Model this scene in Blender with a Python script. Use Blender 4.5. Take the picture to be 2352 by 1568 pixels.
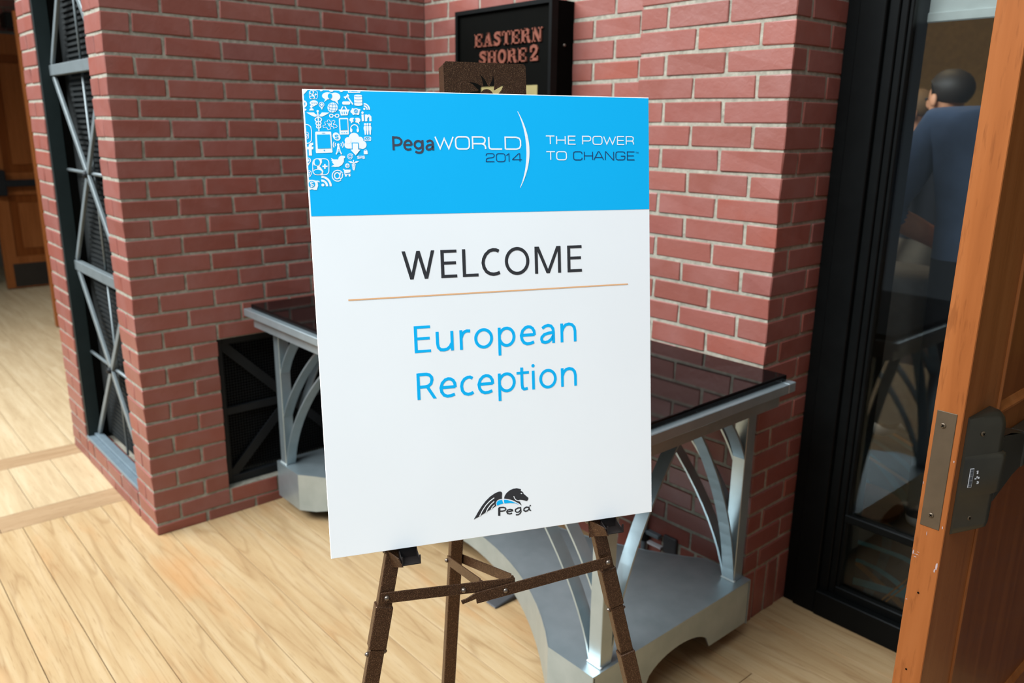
import bpy, bmesh, math, random
from mathutils import Vector, Matrix
from mathutils.geometry import tessellate_polygon

random.seed(7)
for o in list(bpy.data.objects):
    bpy.data.objects.remove(o)
SC = bpy.context.scene
COL = SC.collection
PI = math.pi

# ------------------------------------------------------------------ camera
CAM_POS = Vector((2.9675, -2.1065, 1.524))
YAW, PITCH, ROLL = math.radians(48.61), math.radians(14.96), math.radians(-0.65)
fw = Vector((-math.sin(YAW) * math.cos(PITCH), math.cos(YAW) * math.cos(PITCH), -math.sin(PITCH)))
rt = Vector((math.cos(YAW), math.sin(YAW), 0))
dn = fw.cross(rt)
r2 = rt * math.cos(ROLL) + dn * math.sin(ROLL)
d2 = -rt * math.sin(ROLL) + dn * math.cos(ROLL)
cam = bpy.data.cameras.new('camera')
cam.sensor_width = 36.0
cam.lens = 1856.5 / 2352 * 36
cam.clip_start = 0.05
cam.dof.use_dof = True
cam.dof.focus_distance = 1.26
cam.dof.aperture_fstop = 5.2
co = bpy.data.objects.new('camera', cam)
co.matrix_world = Matrix(((r2.x, -d2.x, -fw.x, CAM_POS.x), (r2.y, -d2.y, -fw.y, CAM_POS.y),
                          (r2.z, -d2.z, -fw.z, CAM_POS.z), (0, 0, 0, 1)))
COL.objects.link(co)
SC.camera = co

# ------------------------------------------------------------------ world and large lights
w = bpy.data.worlds.new('world')
SC.world = w
w.use_nodes = True
w.node_tree.nodes['Background'].inputs[0].default_value = (0.72, 0.88, 1.0, 1)
w.node_tree.nodes['Background'].inputs[1].default_value = 0.26


def area_light(name, loc, target, sx, sy, power, color):
    l = bpy.data.lights.new(name, 'AREA')
    l.shape = 'RECTANGLE'
    l.size, l.size_y = sx, sy
    l.energy = power
    l.color = color
    o = bpy.data.objects.new(name, l)
    o.location = loc
    o.rotation_euler = (Vector(target) - Vector(loc)).to_track_quat('-Z', 'Y').to_euler()
    COL.objects.link(o)
    return o


# daylight through the tall window wall and the roof glazing of the lobby
area_light('window_daylight', (-1.3, -6.2, 6.4), (0.2, -0.3, 0.6), 10.5, 3.2, 1800, (0.92, 0.972, 1.0))
area_light('roof_daylight', (2.3, -3.2, 6.5), (2.1, -1.8, 0.0), 5.0, 3.0, 190, (0.80, 0.93, 1.0))

SC.view_settings.view_transform = 'Standard'
SC.view_settings.look = 'None'
SC.view_settings.gamma = 1.0
SC.view_settings.use_curve_mapping = False
SC.view_settings.exposure = 0.27


# ------------------------------------------------------------------ materials
def srgb(r, g, b):
    f = lambda c: (c / 255 / 12.92) if c <= 10 else ((c / 255 + 0.055) / 1.055) ** 2.4
    return (f(r), f(g), f(b), 1)


class NT:
    def __init__(self, name):
        self.m = bpy.data.materials.new(name)
        self.m.use_nodes = True
        self.t = self.m.node_tree
        self.b = self.t.nodes['Principled BSDF']
        self._tc = None

    def n(self, typ, **kw):
        x = self.t.nodes.new(typ)
        for k, v in kw.items():
            if k.startswith('i_'):
                x.inputs[k[2:].replace('_', ' ')].default_value = v
            else:
                setattr(x, k, v)
        return x

    def l(self, a, b):
        self.t.links.new(a, b)

    def coord(self, scale=(1, 1, 1), rnd=True):
        if self._tc is None:
            self._tc = self.n('ShaderNodeTexCoord')
        mp = self.n('ShaderNodeMapping')
        mp.inputs['Scale'].default_value = scale
        self.l(self._tc.outputs['Object'], mp.inputs['Vector'])
        if rnd:
            oi = self.n('ShaderNodeObjectInfo')
            mul = self.n('ShaderNodeMath', operation='MULTIPLY')
            mul.inputs[1].default_value = 37.0
            self.l(oi.outputs['Random'], mul.inputs[0])
            self.l(mul.outputs[0], mp.inputs['Location'])
        return mp.outputs[0]

    def noise(self, vec, scale, detail=3, rough=0.55, dist=0.0):
        x = self.n('ShaderNodeTexNoise')
        x.inputs['Scale'].default_value = scale
        x.inputs['Detail'].default_value = detail
        x.inputs['Roughness'].default_value = rough
        x.inputs['Distortion'].default_value = dist
        self.l(vec, x.inputs['Vector'])
        return x.outputs['Fac']

    def ramp(self, fac, stops):
        x = self.n('ShaderNodeValToRGB')
        e = x.color_ramp.elements
        while len(e) > 1:
            e.remove(e[-1])
        e[0].position, e[0].color = stops[0]
        for p, c in stops[1:]:
            q = e.new(p)
            q.color = c
        self.l(fac, x.inputs[0])
        return x.outputs[0]

    def mix(self, fac, a, b, mode='MIX'):
        x = self.n('ShaderNodeMix', data_type='RGBA', blend_type=mode)
        for s, v in ((0, fac), (6, a), (7, b)):
            if hasattr(v, 'links'):
                self.l(v, x.inputs[s])
            else:
                x.inputs[s].default_value = v
        return x.outputs[2]

    def bump(self, h, strength, dist=0.002):
        x = self.n('ShaderNodeBump')
        x.inputs['Strength'].default_value = strength
        x.inputs['Distance'].default_value = dist
        self.l(h, x.inputs['Height'])
        self.l(x.outputs[0], self.b.inputs['Normal'])

    def base(self, c):
        if hasattr(c, 'links'):
            self.l(c, self.b.inputs['Base Color'])
        else:
            self.b.inputs['Base Color'].default_value = c

    def rm(self, rough, metal=0.0, spec=None, coat=0.0):
        self.b.inputs['Roughness'].default_value = rough
        self.b.inputs['Metallic'].default_value = metal
        if spec is not None:
            self.b.inputs['Specular IOR Level'].default_value = spec
        self.b.inputs['Coat Weight'].default_value = coat
        return self.m


def plain(name, c, rough=0.5, metal=0.0, var=0.06, nscale=25, spec=None, coat=0.0, bump=0.0):
    t = NT(name)
    f = t.noise(t.coord(), nscale, 4)
    d = tuple(x * (1 - var) for x in c[:3]) + (1,)
    u = tuple(min(1, x * (1 + var)) for x in c[:3]) + (1,)
    t.base(t.ramp(f, [(0.35, d), (0.65, u)]))
    if bump:
        t.bump(f, bump)
    return t.rm(rough, metal, spec, coat)


def mat_brick():
    t = NT('brick_red')
    oi = t.n('ShaderNodeObjectInfo')
    c1 = t.ramp(oi.outputs['Random'], [(0.0, srgb(118, 66, 56)), (0.3, srgb(124, 69, 59)), (0.55, srgb(128, 74, 64)),
                                       (0.8, srgb(122, 68, 60)), (0.93, srgb(131, 70, 57)), (1.0, srgb(116, 69, 63))])
    v = t.coord((1, 1, 1))
    big = t.noise(v, 9, 4)
    c2 = t.mix(t.ramp(big, [(0.40, (0, 0, 0, 1)), (0.72, (0.5, 0.5, 0.5, 1))]), c1, srgb(134, 90, 84))
    fine = t.noise(v, 260, 3)
    c3 = t.mix(t.ramp(fine, [(0.25, (0.6, 0.6, 0.6, 1)), (0.36, (0, 0, 0, 1))]), c2, srgb(92, 52, 46))
    mid = t.noise(v, 55, 4, dist=0.6)
    t.base(c3)
    t.bump(mid, 0.28, 0.003)
    return t.rm(0.42, 0, 0.45)


def mat_mortar():
    t = NT('mortar')
    v = t.coord(rnd=False)
    f = t.noise(v, 60, 5)
    t.base(t.ramp(f, [(0.3, srgb(116, 112, 99)), (0.7, srgb(150, 144, 130))]))
    t.bump(f, 0.7, 0.004)
    return t.rm(0.9)


def mat_wood(name, cols, sc=(1.2, 16, 16), rough=0.38, rings=True, stain=None, coat=0.0, streak=0.32):
    t = NT(name)
    v = t.coord(sc)
    f = t.noise(v, 1.6, 5, 0.6, 0.4)
    c = t.ramp(f, [(0.25, cols[0]), (0.5, cols[1]), (0.75, cols[2])])
    if rings:
        v2 = t.coord((sc[0] * 0.55, sc[1] * 0.42, sc[2] * 0.42))
        g = t.noise(v2, 1.1, 2, 0.4, 0.25)
        m = t.n('ShaderNodeMath', operation='MULTIPLY')
        m.inputs[1].default_value = 9.0
        t.l(g, m.inputs[0])
        fr = t.n('ShaderNodeMath', operation='FRACT')
        t.l(m.outputs[0], fr.inputs[0])
        rr = t.ramp(fr.outputs[0], [(0.0, (streak, streak, streak, 1)), (0.10, (0, 0, 0, 1)), (0.86, (0, 0, 0, 1)), (1.0, (streak, streak, streak, 1))])
        c = t.mix(rr, c, cols[3])
    v3 = t.coord((sc[0] * 3, sc[1] * 6, sc[2] * 6))
    f3 = t.noise(v3, 3.0, 3)
    c = t.mix(t.ramp(f3, [(0.30, (0.45, 0.45, 0.45, 1)), (0.42, (0, 0, 0, 1))]), c, cols[3])
    if stain:
        v4 = t.coord((1.3, 4, 1))
        f4 = t.noise(v4, 1.7, 3)
        c = t.mix(t.ramp(f4, [(0.55, (0, 0, 0, 1)), (0.80, (0.55, 0.55, 0.55, 1))]), c, stain)
    t.base(c)
    t.bump(f3, 0.08, 0.001)
    return t.rm(rough, 0, 0.16, coat)


def mat_hammer():
    t = NT('hammered_bronze_paint')
    v = t.coord(rnd=False)
    f = t.noise(v, 900, 2, 0.5)
    g = t.noise(v, 420, 2, 0.5)
    t.base(t.ramp(f, [(0.38, srgb(48, 30, 18)), (0.58, srgb(78, 51, 32)), (0.72, srgb(136, 106, 80))]))
    t.bump(g, 0.18, 0.0006)
    return t.rm(0.38, 0.45, 0.4)


def mat_silver():
    t = NT('silver_metallic_paint')
    v = t.coord((1, 1, 1))
    f = t.noise(v, 14, 4)
    t.base(t.ramp(f, [(0.3, srgb(164, 179, 184)), (0.7, srgb(178, 192, 197))]))
    return t.rm(0.33, 0.75, 0.5)


def mat_glass():
    t = NT('clear_pane')
    out = t.t.nodes['Material Output']
    tr = t.n('ShaderNodeBsdfTransparent')
    tr.inputs[0].default_value = (0.80, 0.82, 0.81, 1)
    gl = t.n('ShaderNodeBsdfGlossy')
    gl.inputs['Roughness'].default_value = 0.01
    fr = t.n('ShaderNodeFresnel')
    fr.inputs[0].default_value = 1.48
    mx = t.n('ShaderNodeMixShader')
    t.l(fr.outputs[0], mx.inputs[0])
    t.l(tr.outputs[0], mx.inputs[1])
    t.l(gl.outputs[0], mx.inputs[2])
    t.l(mx.outputs[0], out.inputs[0])
    return t.m


def mat_carpet():
    t = NT('patterned_carpet')
    v = t.coord((1, 1, 1), rnd=False)
    wv = t.n('ShaderNodeTexWave', wave_type='RINGS', rings_direction='Z')
    wv.inputs['Scale'].default_value = 2.6
    wv.inputs['Distortion'].default_value = 1.4
    wv.inputs['Detail'].default_value = 0
    wv.inputs['Detail Scale'].default_value = 0.6
    t.l(v, wv.inputs['Vector'])
    c = t.mix(t.ramp(wv.outputs['Fac'], [(0.80, (0, 0, 0, 1)), (0.84, (1, 1, 1, 1))]), srgb(38, 42, 44), srgb(36, 80, 92))
    mp = t.coord((1, 1.4, 1), rnd=False)
    w2 = t.n('ShaderNodeTexWave', wave_type='BANDS', bands_direction='DIAGONAL')
    w2.inputs['Scale'].default_value = 1.3
    w2.inputs['Distortion'].default_value = 1.2
    w2.inputs['Detail'].default_value = 0
    t.l(mp, w2.inputs['Vector'])
    c = t.mix(t.ramp(w2.outputs['Fac'], [(0.972, (0, 0, 0, 1)), (0.985, (1, 1, 1, 1))]), c, srgb(140, 96, 44))
    f = t.noise(t.coord(rnd=False), 500, 2)
    t.base(t.mix(0.25, c, t.ramp(f, [(0.3, (0.02, 0.02, 0.02, 1)), (0.7, (0.12, 0.12, 0.12, 1))])))
    return t.rm(0.95)


M = dict(
    brick=mat_brick(), mortar=mat_mortar(), hammer=mat_hammer(), silver=mat_silver(), glass=mat_glass(), carpet=mat_carpet(),
    plank=mat_wood('pale_maple_plank', [srgb(154, 124, 88), srgb(167, 140, 103), srgb(177, 153, 119), srgb(118, 84, 52)],
                   stain=srgb(172, 120, 72), rough=0.45),
    parquet=mat_wood('worn_parquet', [srgb(160, 136, 104), srgb(176, 153, 120), srgb(188, 168, 137), srgb(138, 110, 80)], rough=0.5, rings=False),
    parquet_border=mat_wood('parquet_border_oak', [srgb(140, 112, 82), srgb(153, 125, 94), srgb(164, 137, 106), srgb(112, 84, 58)],
                            sc=(16, 1.2, 16), rough=0.5, rings=False),
    door=mat_wood('cherry_door', [srgb(118, 64, 29), srgb(135, 77, 38), srgb(145, 87, 47), srgb(98, 51, 22)], sc=(16, 16, 0.9), rough=0.36,
                  rings=False, coat=0.0),
    door_panel=mat_wood('cherry_door_panel', [srgb(96, 46, 16), srgb(110, 56, 21), srgb(122, 66, 28), srgb(78, 38, 12)], sc=(16, 16, 0.8), rough=0.36,
                        rings=False, coat=0.06),
    black=plain('black_paint', (0.003, 0.0035, 0.0035, 1), 0.4, 0, 0.15, 12, 0.12),
    blackmatte=plain('matte_black', (0.0018, 0.0018, 0.0014, 1), 0.7, spec=0.03),
    blacksteel=plain('black_steel', (0.010, 0.011, 0.012, 1), 0.5, 0.0, spec=0.2),
    blackglass=plain('black_glass', (0.004, 0.003, 0.003, 1), 0.05, 0, 0.02, 8, 0.10),
    shutter=plain('grey_black_slats', srgb(34, 36, 36), 0.6, 0.0, spec=0.1),
    lattice=plain('grey_lattice_paint', srgb(108, 116, 118), 0.45, 0.3),
    scuff=plain('pale_scuff', srgb(150, 130, 128), 0.7),
    jambblack=plain('dark_green_black_paint', (0.010, 0.016, 0.016, 1), 0.45, spec=0.2),
    traymetal=plain('dark_bracket_metal', srgb(40, 34, 32), 0.4, 0.4),
    teal=plain('teal_carpet_yarn', srgb(60, 138, 156), 0.95),
    ochre=plain('ochre_carpet_yarn', srgb(160, 110, 50), 0.95),
    gap=plain('floor_gap', srgb(70, 52, 36), 0.9),
    copper=plain('copper_letters', srgb(108, 60, 46), 0.6, 0.0, 0.08, 60, 0.2),
    placard=plain('brass_yellow_card', srgb(134, 122, 78), 0.5),
    steelgrey=plain('blue_grey_steel', srgb(112, 126, 134), 0.4, 0.3),
    zinc=plain('zinc_screw', srgb(120, 108, 98), 0.32, 0.8),
    weld=plain('weld_bead', srgb(200, 206, 204), 0.4, 0.4),
    bronze=plain('dark_bronze_plate', srgb(84, 70, 54), 0.42, 0.45, 0.08, 30),
    device=plain('dark_bronze_casting', srgb(40, 36, 28), 0.36, 0.15, 0.10, 40),
    paper=plain('white_foam_board', srgb(248, 250, 252), 0.55, 0, 0.01, 5),
    blueprint=plain('cyan_print', srgb(0, 184, 248), 0.6, 0, 0.01, 5, 0.25),
    whiteprint=plain('white_print', srgb(250, 251, 253), 0.5, 0, 0.01, 5),
    darkprint=plain('charcoal_print', srgb(46, 46, 50), 0.5, 0, 0.02, 5),
    navyprint=plain('navy_print', srgb(18, 60, 108), 0.5, 0, 0.02, 5),
    slateprint=plain('slate_print', srgb(62, 66, 84), 0.5, 0, 0.02, 5),
    orangeprint=plain('orange_print', srgb(240, 184, 134), 0.5, 0, 0.02, 5),
    label=plain('label_white', srgb(186, 186, 190), 0.6),
    tan_wall=plain('tan_wallcovering', srgb(168, 136, 78), 0.85, 0, 0.08, 30),
    white=plain('white_blind', srgb(232, 238, 238), 0.7),
    grey_wall=plain('grey_plaster', srgb(150, 140, 128), 0.9),
    kick=plain('kick_plate', srgb(50, 44, 38), 0.4, 0.4),
    rubber=plain('dark_rubber', srgb(58, 58, 60), 0.6),
    shirt=plain('slate_blue_shirt', srgb(92, 112, 146), 0.85, 0, 0.15, 8),
    shirt_light=plain('light_blue_shirt', srgb(146, 166, 204), 0.85, 0, 0.15, 8),
    trouser=plain('dark_trousers', srgb(36, 38, 46), 0.9),
    khaki=plain('khaki_trousers', srgb(120, 108, 92), 0.9),
    skin=plain('skin_tone', srgb(214, 152, 116), 0.55),
    hair=plain('dark_hair', srgb(34, 26, 20), 0.6),
    hair_grey=plain('sandy_hair', srgb(120, 92, 62), 0.6),
    shoe=plain('white_shoe', srgb(220, 220, 218), 0.6),
    eye=plain('eye_dark', srgb(24, 20, 20), 0.2),
    cloth=plain('pale_grey_cloth', srgb(140, 138, 134), 0.9),
)


# ------------------------------------------------------------------ mesh helpers
WLOC = {}


class MB:
    def __init__(self):
        self.v, self.f = [], []

    def poly(self, pts):
        b = len(self.v)
        self.v += [Vector(p) for p in pts]
        self.f.append(tuple(range(b, b + len(pts))))
        return self

    def obox(self, c, ax, ay, az, hx, hy, hz):
        c, ax, ay, az = Vector(c), Vector(ax) * hx, Vector(ay) * hy, Vector(az) * hz
        b = len(self.v)
        for k in (-1, 1):
            for j in (-1, 1):
                for i in (-1, 1):
                    self.v.append(c + ax * i + ay * j + az * k)
        for q in ((0, 2, 3, 1), (4, 5, 7, 6), (0, 1, 5, 4), (2, 6, 7, 3), (0, 4, 6, 2), (1, 3, 7, 5)):
            self.f.append(tuple(b + i for i in q))
        return self

    def box(self, x0, x1, y0, y1, z0, z1):
        return self.obox(((x0 + x1) / 2, (y0 + y1) / 2, (z0 + z1) / 2), (1, 0, 0), (0, 1, 0), (0, 0, 1),
                         abs(x1 - x0) / 2, abs(y1 - y0) / 2, abs(z1 - z0) / 2)

    def bar(self, p, q, wd, dp, side):
        """box from p to q; wd along side vector, dp along the third axis"""
        p, q = Vector(p), Vector(q)
        a = (q - p)
        L = a.length
        a.normalize()
        s = Vector(side)
        s = (s - a * s.dot(a)).normalized()
        n = a.cross(s)
        return self.obox((p + q) / 2, a, s, n, L / 2, wd / 2, dp / 2)

    def prism(self, pts, vec):
        vec = Vector(vec)
        n = len(pts)
        b = len(self.v)
        P = [Vector(p) for p in pts]
        self.v += P + [p + vec for p in P]
        tris = tessellate_polygon([P])
        for t in tris:
            self.f.append(tuple(b + i for i in t))
            self.f.append(tuple(b + n + i for i in reversed(t)))
        for i in range(n):
            j = (i + 1) % n
            self.f.append((b + i, b + j, b + n + j, b + n + i))
        return self

    def sweep(self, pts, wd, th, wide):
        """flat bar bent along pts; wide = direction of its width, thickness in the bending plane"""
        wide = Vector(wide).normalized()
        P = [Vector(p) for p in pts]
        b = len(self.v)
        for i, p in enumerate(P):
            t = (P[min(i + 1, len(P) - 1)] - P[max(i - 1, 0)]).normalized()
            n = t.cross(wide).normalized()
            for s, k in ((-1, -1), (1, -1), (1, 1), (-1, 1)):
                self.v.append(p + wide * (wd / 2 * s) + n * (th / 2 * k))
        for i in range(len(P) - 1):
            for k in range(4):
                a0 = b + i * 4 + k
                a1 = b + i * 4 + (k + 1) % 4
                self.f.append((a0, a1, a1 + 4, a0 + 4))
        self.f.append((b, b + 3, b + 2, b + 1))
        e = b + (len(P) - 1) * 4
        self.f.append((e, e + 1, e + 2, e + 3))
        return self

    def rev(self, c, axis, prof, n=16):
        """surface of revolution: prof = [(along, radius)]"""
        c, a = Vector(c), Vector(axis).normalized()
        u = a.orthogonal().normalized()
        vv = a.cross(u)
        b = len(self.v)
        for h, r in prof:
            for k in range(n):
                an = 2 * PI * k / n
                self.v.append(c + a * h + (u * math.cos(an) + vv * math.sin(an)) * r)
        m = len(prof)
        for i in range(m - 1):
            for k in range(n):
                k2 = (k + 1) % n
                self.f.append((b + i * n + k, b + i * n + k2, b + (i + 1) * n + k2, b + (i + 1) * n + k))
        self.f.append(tuple(b + k for k in reversed(range(n))))
        self.f.append(tuple(b + (m - 1) * n + k for k in range(n)))
        return self

    def tube(self, pts, r, n=10):
        P = [Vector(p) for p in pts]
        b = len(self.v)
        u = None
        for i, p in enumerate(P):
            t = (P[min(i + 1, len(P) - 1)] - P[max(i - 1, 0)]).normalized()
            u = t.orthogonal().normalized() if u is None else (u - t * u.dot(t)).normalized()
            vv = t.cross(u)
            rr = r[i] if isinstance(r, (list, tuple)) else r
            for k in range(n):
                an = 2 * PI * k / n
                self.v.append(p + (u * math.cos(an) + vv * math.sin(an)) * rr)
        for i in range(len(P) - 1):
            for k in range(n):
                k2 = (k + 1) % n
                self.f.append((b + i * n + k, b + i * n + k2, b + (i + 1) * n + k2, b + (i + 1) * n + k))
        self.f.append(tuple(b + k for k in reversed(range(n))))
        self.f.append(tuple(b + (len(P) - 1) * n + k for k in range(n)))
        return self

    def ball(self, c, rx, ry=None, rz=None, n=14, m=9):
        ry = ry or rx
        rz = rz or rx
        c = Vector(c)
        b = len(self.v)
        for i in range(1, m):
            th = PI * i / m
            for k in range(n):
                ph = 2 * PI * k / n
                self.v.append(c + Vector((rx * math.sin(th) * math.cos(ph), ry * math.sin(th) * math.sin(ph), rz * math.cos(th))))
        for i in range(m - 2):
            for k in range(n):
                k2 = (k + 1) % n
                self.f.append((b + i * n + k, b + (i + 1) * n + k, b + (i + 1) * n + k2, b + i * n + k2))
        self.f.append(tuple(b + k for k in range(n)))
        self.f.append(tuple(b + (m - 2) * n + k for k in reversed(range(n))))
        return self

    def build(self, name, mat, parent=None, bevel=0.0, seg=1, smooth=False, label=None):
        org = WLOC[parent.name] if parent else Vector((0, 0, 0))
        me = bpy.data.meshes.new(name)
        me.from_pydata([tuple(v - org) for v in self.v], [], self.f)
        bm = bmesh.new()
        bm.from_mesh(me)
        bmesh.ops.recalc_face_normals(bm, faces=bm.faces)
        if bevel:
            bmesh.ops.bevel(bm, geom=list(bm.edges), offset=bevel, segments=seg, affect='EDGES', profile=0.5)
        bm.to_mesh(me)
        bm.free()
        if smooth:
            for p in me.polygons:
                p.use_smooth = True
        me.materials.append(M[mat] if isinstance(mat, str) else mat)
        o = bpy.data.objects.new(name, me)
        COL.objects.link(o)
        if parent:
            o.parent = parent
        WLOC[o.name] = org.copy()
        if label:
            o['label'] = label
        return o


def thing(name, loc, label, cat, group=None, kind=None):
    o = bpy.data.objects.new(name, None)
    o.empty_display_size = 0.1
    o.location = loc
    COL.objects.link(o)
    WLOC[o.name] = Vector(loc)
    return tag(o, label, cat, group, kind)


def tag(o, label, cat, group=None, kind=None):
    o['label'] = label
    o['category'] = cat
    if group:
        o['group'] = group
    if kind:
        o['kind'] = kind
    return o


# ------------------------------------------------------------------ bricks
PITCH_Z, Z0, JT = 0.0677, 0.0434, 0.0098
NC = 31                      # courses
BR = {}


def zc(k):
    """bottom and top of course k (brick body)"""
    lo = 0.0 if k == 0 else Z0 + PITCH_Z * (k - 1) + JT / 2
    return lo, Z0 + PITCH_Z * k - JT / 2


def brick_mesh(dx, dy, dz):
    key = (round(dx, 3), round(dy, 3), round(dz, 3), random.randint(0, 3))
    if key not in BR:
        bm = bmesh.new()
        bmesh.ops.create_cube(bm, size=1.0)
        for v in bm.verts:
            v.co = Vector((v.co.x * dx, v.co.y * dy, v.co.z * dz))
            v.co += Vector([random.uniform(-1, 1) for _ in range(3)]) * 0.0016
        bmesh.ops.bevel(bm, geom=list(bm.edges), offset=0.0024, segments=1, affect='EDGES', profile=0.5)
        for v in bm.verts:
            v.co += Vector([random.uniform(-1, 1) for _ in range(3)]) * 0.0011
        me = bpy.data.meshes.new('brick')
        bm.to_mesh(me)
        bm.free()
        me.materials.append(M['brick'])
        BR[key] = me
    return BR[key]


def brick(parent, x0, x1, y0, y1, z0, z1):
    o = bpy.data.objects.new('brick', brick_mesh(x1 - x0, y1 - y0, z1 - z0))
    o.location = Vector(((x0 + x1) / 2, (y0 + y1) / 2, (z0 + z1) / 2)) - WLOC[parent.name]
    o.parent = parent
    COL.objects.link(o)


BD = 0.092                   # brick depth
REC = 0.0032                  # mortar recess

# ------------------------------------------------------------------ floor
ft = MB()
ft.box(-7.2, 4.2, -4.2, 0.239, -0.05, -0.006)
floor = ft.build('floor', 'gap')
tag(floor, 'pale worn wooden plank floor of the lobby', 'floor', kind='structure')


PLK = {}


def plank(x0, x1, y0, y1, mat):
    key = (round(x1 - x0, 3), round(y1 - y0, 3), mat)
    if key not in PLK:
        m = MB()
        hx, hy = (x1 - x0) / 2, (y1 - y0) / 2
        m.box(-hx, hx, -hy, hy, -0.012, 0)
        o = m.build('plank', mat, bevel=0.0009)
        PLK[key] = o.data
        bpy.data.objects.remove(o)
    o = bpy.data.objects.new('plank', PLK[key])
    o.location = ((x0 + x1) / 2, (y0 + y1) / 2, 0)
    o.parent = floor
    COL.objects.link(o)


G = 0.0011
PW = 0.1405
for i in range(-9, 14):
    y0 = -1.6482 + PW * i
    y1 = min(y0 + PW, 0.236)
    if y0 > 0.22:
        continue
    x = -0.405
    cuts = []
    rr = random.Random(100 + i)
    pos = x + rr.uniform(1.6, 4.2)
    while pos < 3.9:
        cuts.append(pos)
        pos += rr.uniform(2.2, 3.4)
    xs = [x] + cuts + [4.1]
    for a, b in zip(xs, xs[1:]):
        plank(a + G, b - G, y0 + G, y1 - G, 'plank')
# parquet field to the left: border strips with blocks between
for bx0, bx1 in ((-0.555, -0.405), (-1.205, -1.065)):
    ys = [-4.1, -2.9, -1.72, -0.62, 0.15]
    for a, b in zip(ys, ys[1:]):
        plank(bx0 + G, bx1 - G, a + G, b - G, 'parquet_border')
for i in range(-10, 6):
    y0 = -1.41 + 0.17 * i
    plank(-1.065 + G, -0.555 - G, y0 + G, min(y0 + 0.17, 0.15) - G, 'parquet')
for i in range(-9, 6):
    y0 = -1.46 + 0.18 * i
    rr = random.Random(300 + i)
    pos, xs = -1.205, [-1.205]
    while pos > -7.0:
        pos -= rr.uniform(0.7, 1.5)
        xs.append(max(pos, -7.15))
    for a, b in zip(xs[1:], xs):
        if b - a > 0.02:
            plank(a + G, b - G, y0 + G, min(y0 + 0.18, 0.15) - G, 'parquet')

# ------------------------------------------------------------------ left wall block (lit narrow side + wide face with vent)
AY = -1.275                  # near arris
VY0, VY1, VZ0, VZ1 = -0.985, -0.385, 0.111, 0.7204
TOP = 2.12
wl = MB()
wl.box(-0.19 + REC, -REC, AY + REC, VY0 - REC, 0, TOP)
wl.box(-0.19 + REC, -REC, VY1 + REC, 0.0, 0, TOP)
wl.box(-0.19 + REC, -REC, VY0 - REC, VY1 + REC, VZ1 + REC, TOP)
wl.box(-0.19 + REC, -REC, VY0 - REC, VY1 + REC, 0, VZ0 - REC)
wall_left = wl.build('wall_left', 'mortar')
tag(wall_left, 'red brick wall block with black vent grille, left of the welcome poster', 'wall', kind='structure')
for k in range(NC):
    z0, z1 = zc(k)
    edges = []
    start = AY + 0.1935 if k % 2 == 0 else AY + 0.0935
    # corner brick
    if k % 2 == 0:
        brick(wall_left, -BD, 0, AY, start - JT / 2, z0, z1)
        brick(wall_left, -0.19, -BD - JT * 0.5, AY, AY + BD, z0, z1)
    else:
        brick(wall_left, -0.19, 0, AY, start - JT / 2, z0, z1)
    y = start
    while y < -0.03:
        y2 = min(y + 0.2, 0.0)
        a, b = y + JT / 2, (y2 - JT / 2 if y2 < 0 else 0.0)
        mid = (z0 + z1) / 2
        if VZ0 < mid < VZ1:
            if b <= VY0 or a >= VY1:
                pass
            elif a < VY0 < b:
                b = VY0
            elif a < VY1 < b:
                a = VY1
            else:
                y = y2
                continue
        if b - a > 0.02:
            brick(wall_left, -BD, 0, a, b, z0, z1)
        y = y2

# pier at the far side of the lattice opening
wp = MB()
wp.box(-1.18 + REC, -0.93 - REC, AY + REC, -0.3, 0, TOP)
wp.box(-0.93 - REC, -0.19 + REC, AY + REC, -0.42, 0, 0.108 - REC)
wp.box(-1.18 + REC, -REC, AY + REC, 0.0, TOP, TOP + 0.1)  # unseen cap added to keep sky light out of the hollow behind the lattice
wp.box(-0.93 - REC, -0.19 + REC, -0.42, -0.3, 0, TOP)
wall_side = wp.build('wall_side', 'mortar')
tag(wall_side, 'narrow red brick pier at the far edge of the lattice opening', 'wall', kind='structure')
for k in range(NC):
    z0, z1 = zc(k)
    if k % 2 == 0:
        brick(wall_side, -1.18, -0.93, AY, AY + 0.05, z0, z1)
    else:
        brick(wall_side, -1.18, -1.06, AY, AY + BD, z0, z1)
        brick(wall_side, -1.05, -0.93, AY, AY + 0.05, z0, z1)
    if k < 2:
        xs = [-0.919, -0.72, -0.52, -0.32, -0.20] if k == 0 else [-0.919, -0.82, -0.62, -0.42, -0.20]
        for a, b in zip(xs, xs[1:]):
            brick(wall_side, a + JT / 2, b - JT / 2, AY, AY + BD, z0, z1)

# ------------------------------------------------------------------ lattice screen in the opening
LX0, LX1, LY = -0.925, -0.195, -1.225
lat = thing('lattice_screen', (-0.56, LY, 0.115), 'silver cross-braced steel lattice with black jamb set in the brick opening', 'lattice')
MB().box(LX0 - 0.004, LX0 + 0.02, AY + 0.005, -1.216, 0.117, TOP).build('jamb', 'jambblack', lat)
MB().box(LX0 - 0.004, LX0 + 0.018, -1.216, -1.08, 0.117, TOP).build('dark_interior_strip', 'blackmatte', lat)  # black strip covers the mortar, its colour stands in for the shaded interior
MB().box(LX1 - 0.02, LX1 + 0.004, AY + 0.03, -1.08, 0.117, TOP).build('jamb', 'jambblack', lat)
sm = MB()
sm.box(LX0 - 0.003, LX1 + 0.003, AY + 0.002, AY + 0.03, 0.112, 0.128)
sm.box(LX0 - 0.003, LX1 + 0.003, AY + 0.03, AY + 0.062, 0.112, 0.138)
sm.build('sill', 'steelgrey', lat, bevel=0.002)
for zz in (0.918, 1.72):
    MB().box(LX0 + 0.02, LX1 - 0.02, LY - 0.012, LY + 0.012, zz - 0.021, zz + 0.021).build('rail', 'lattice', lat, bevel=0.002)
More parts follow.
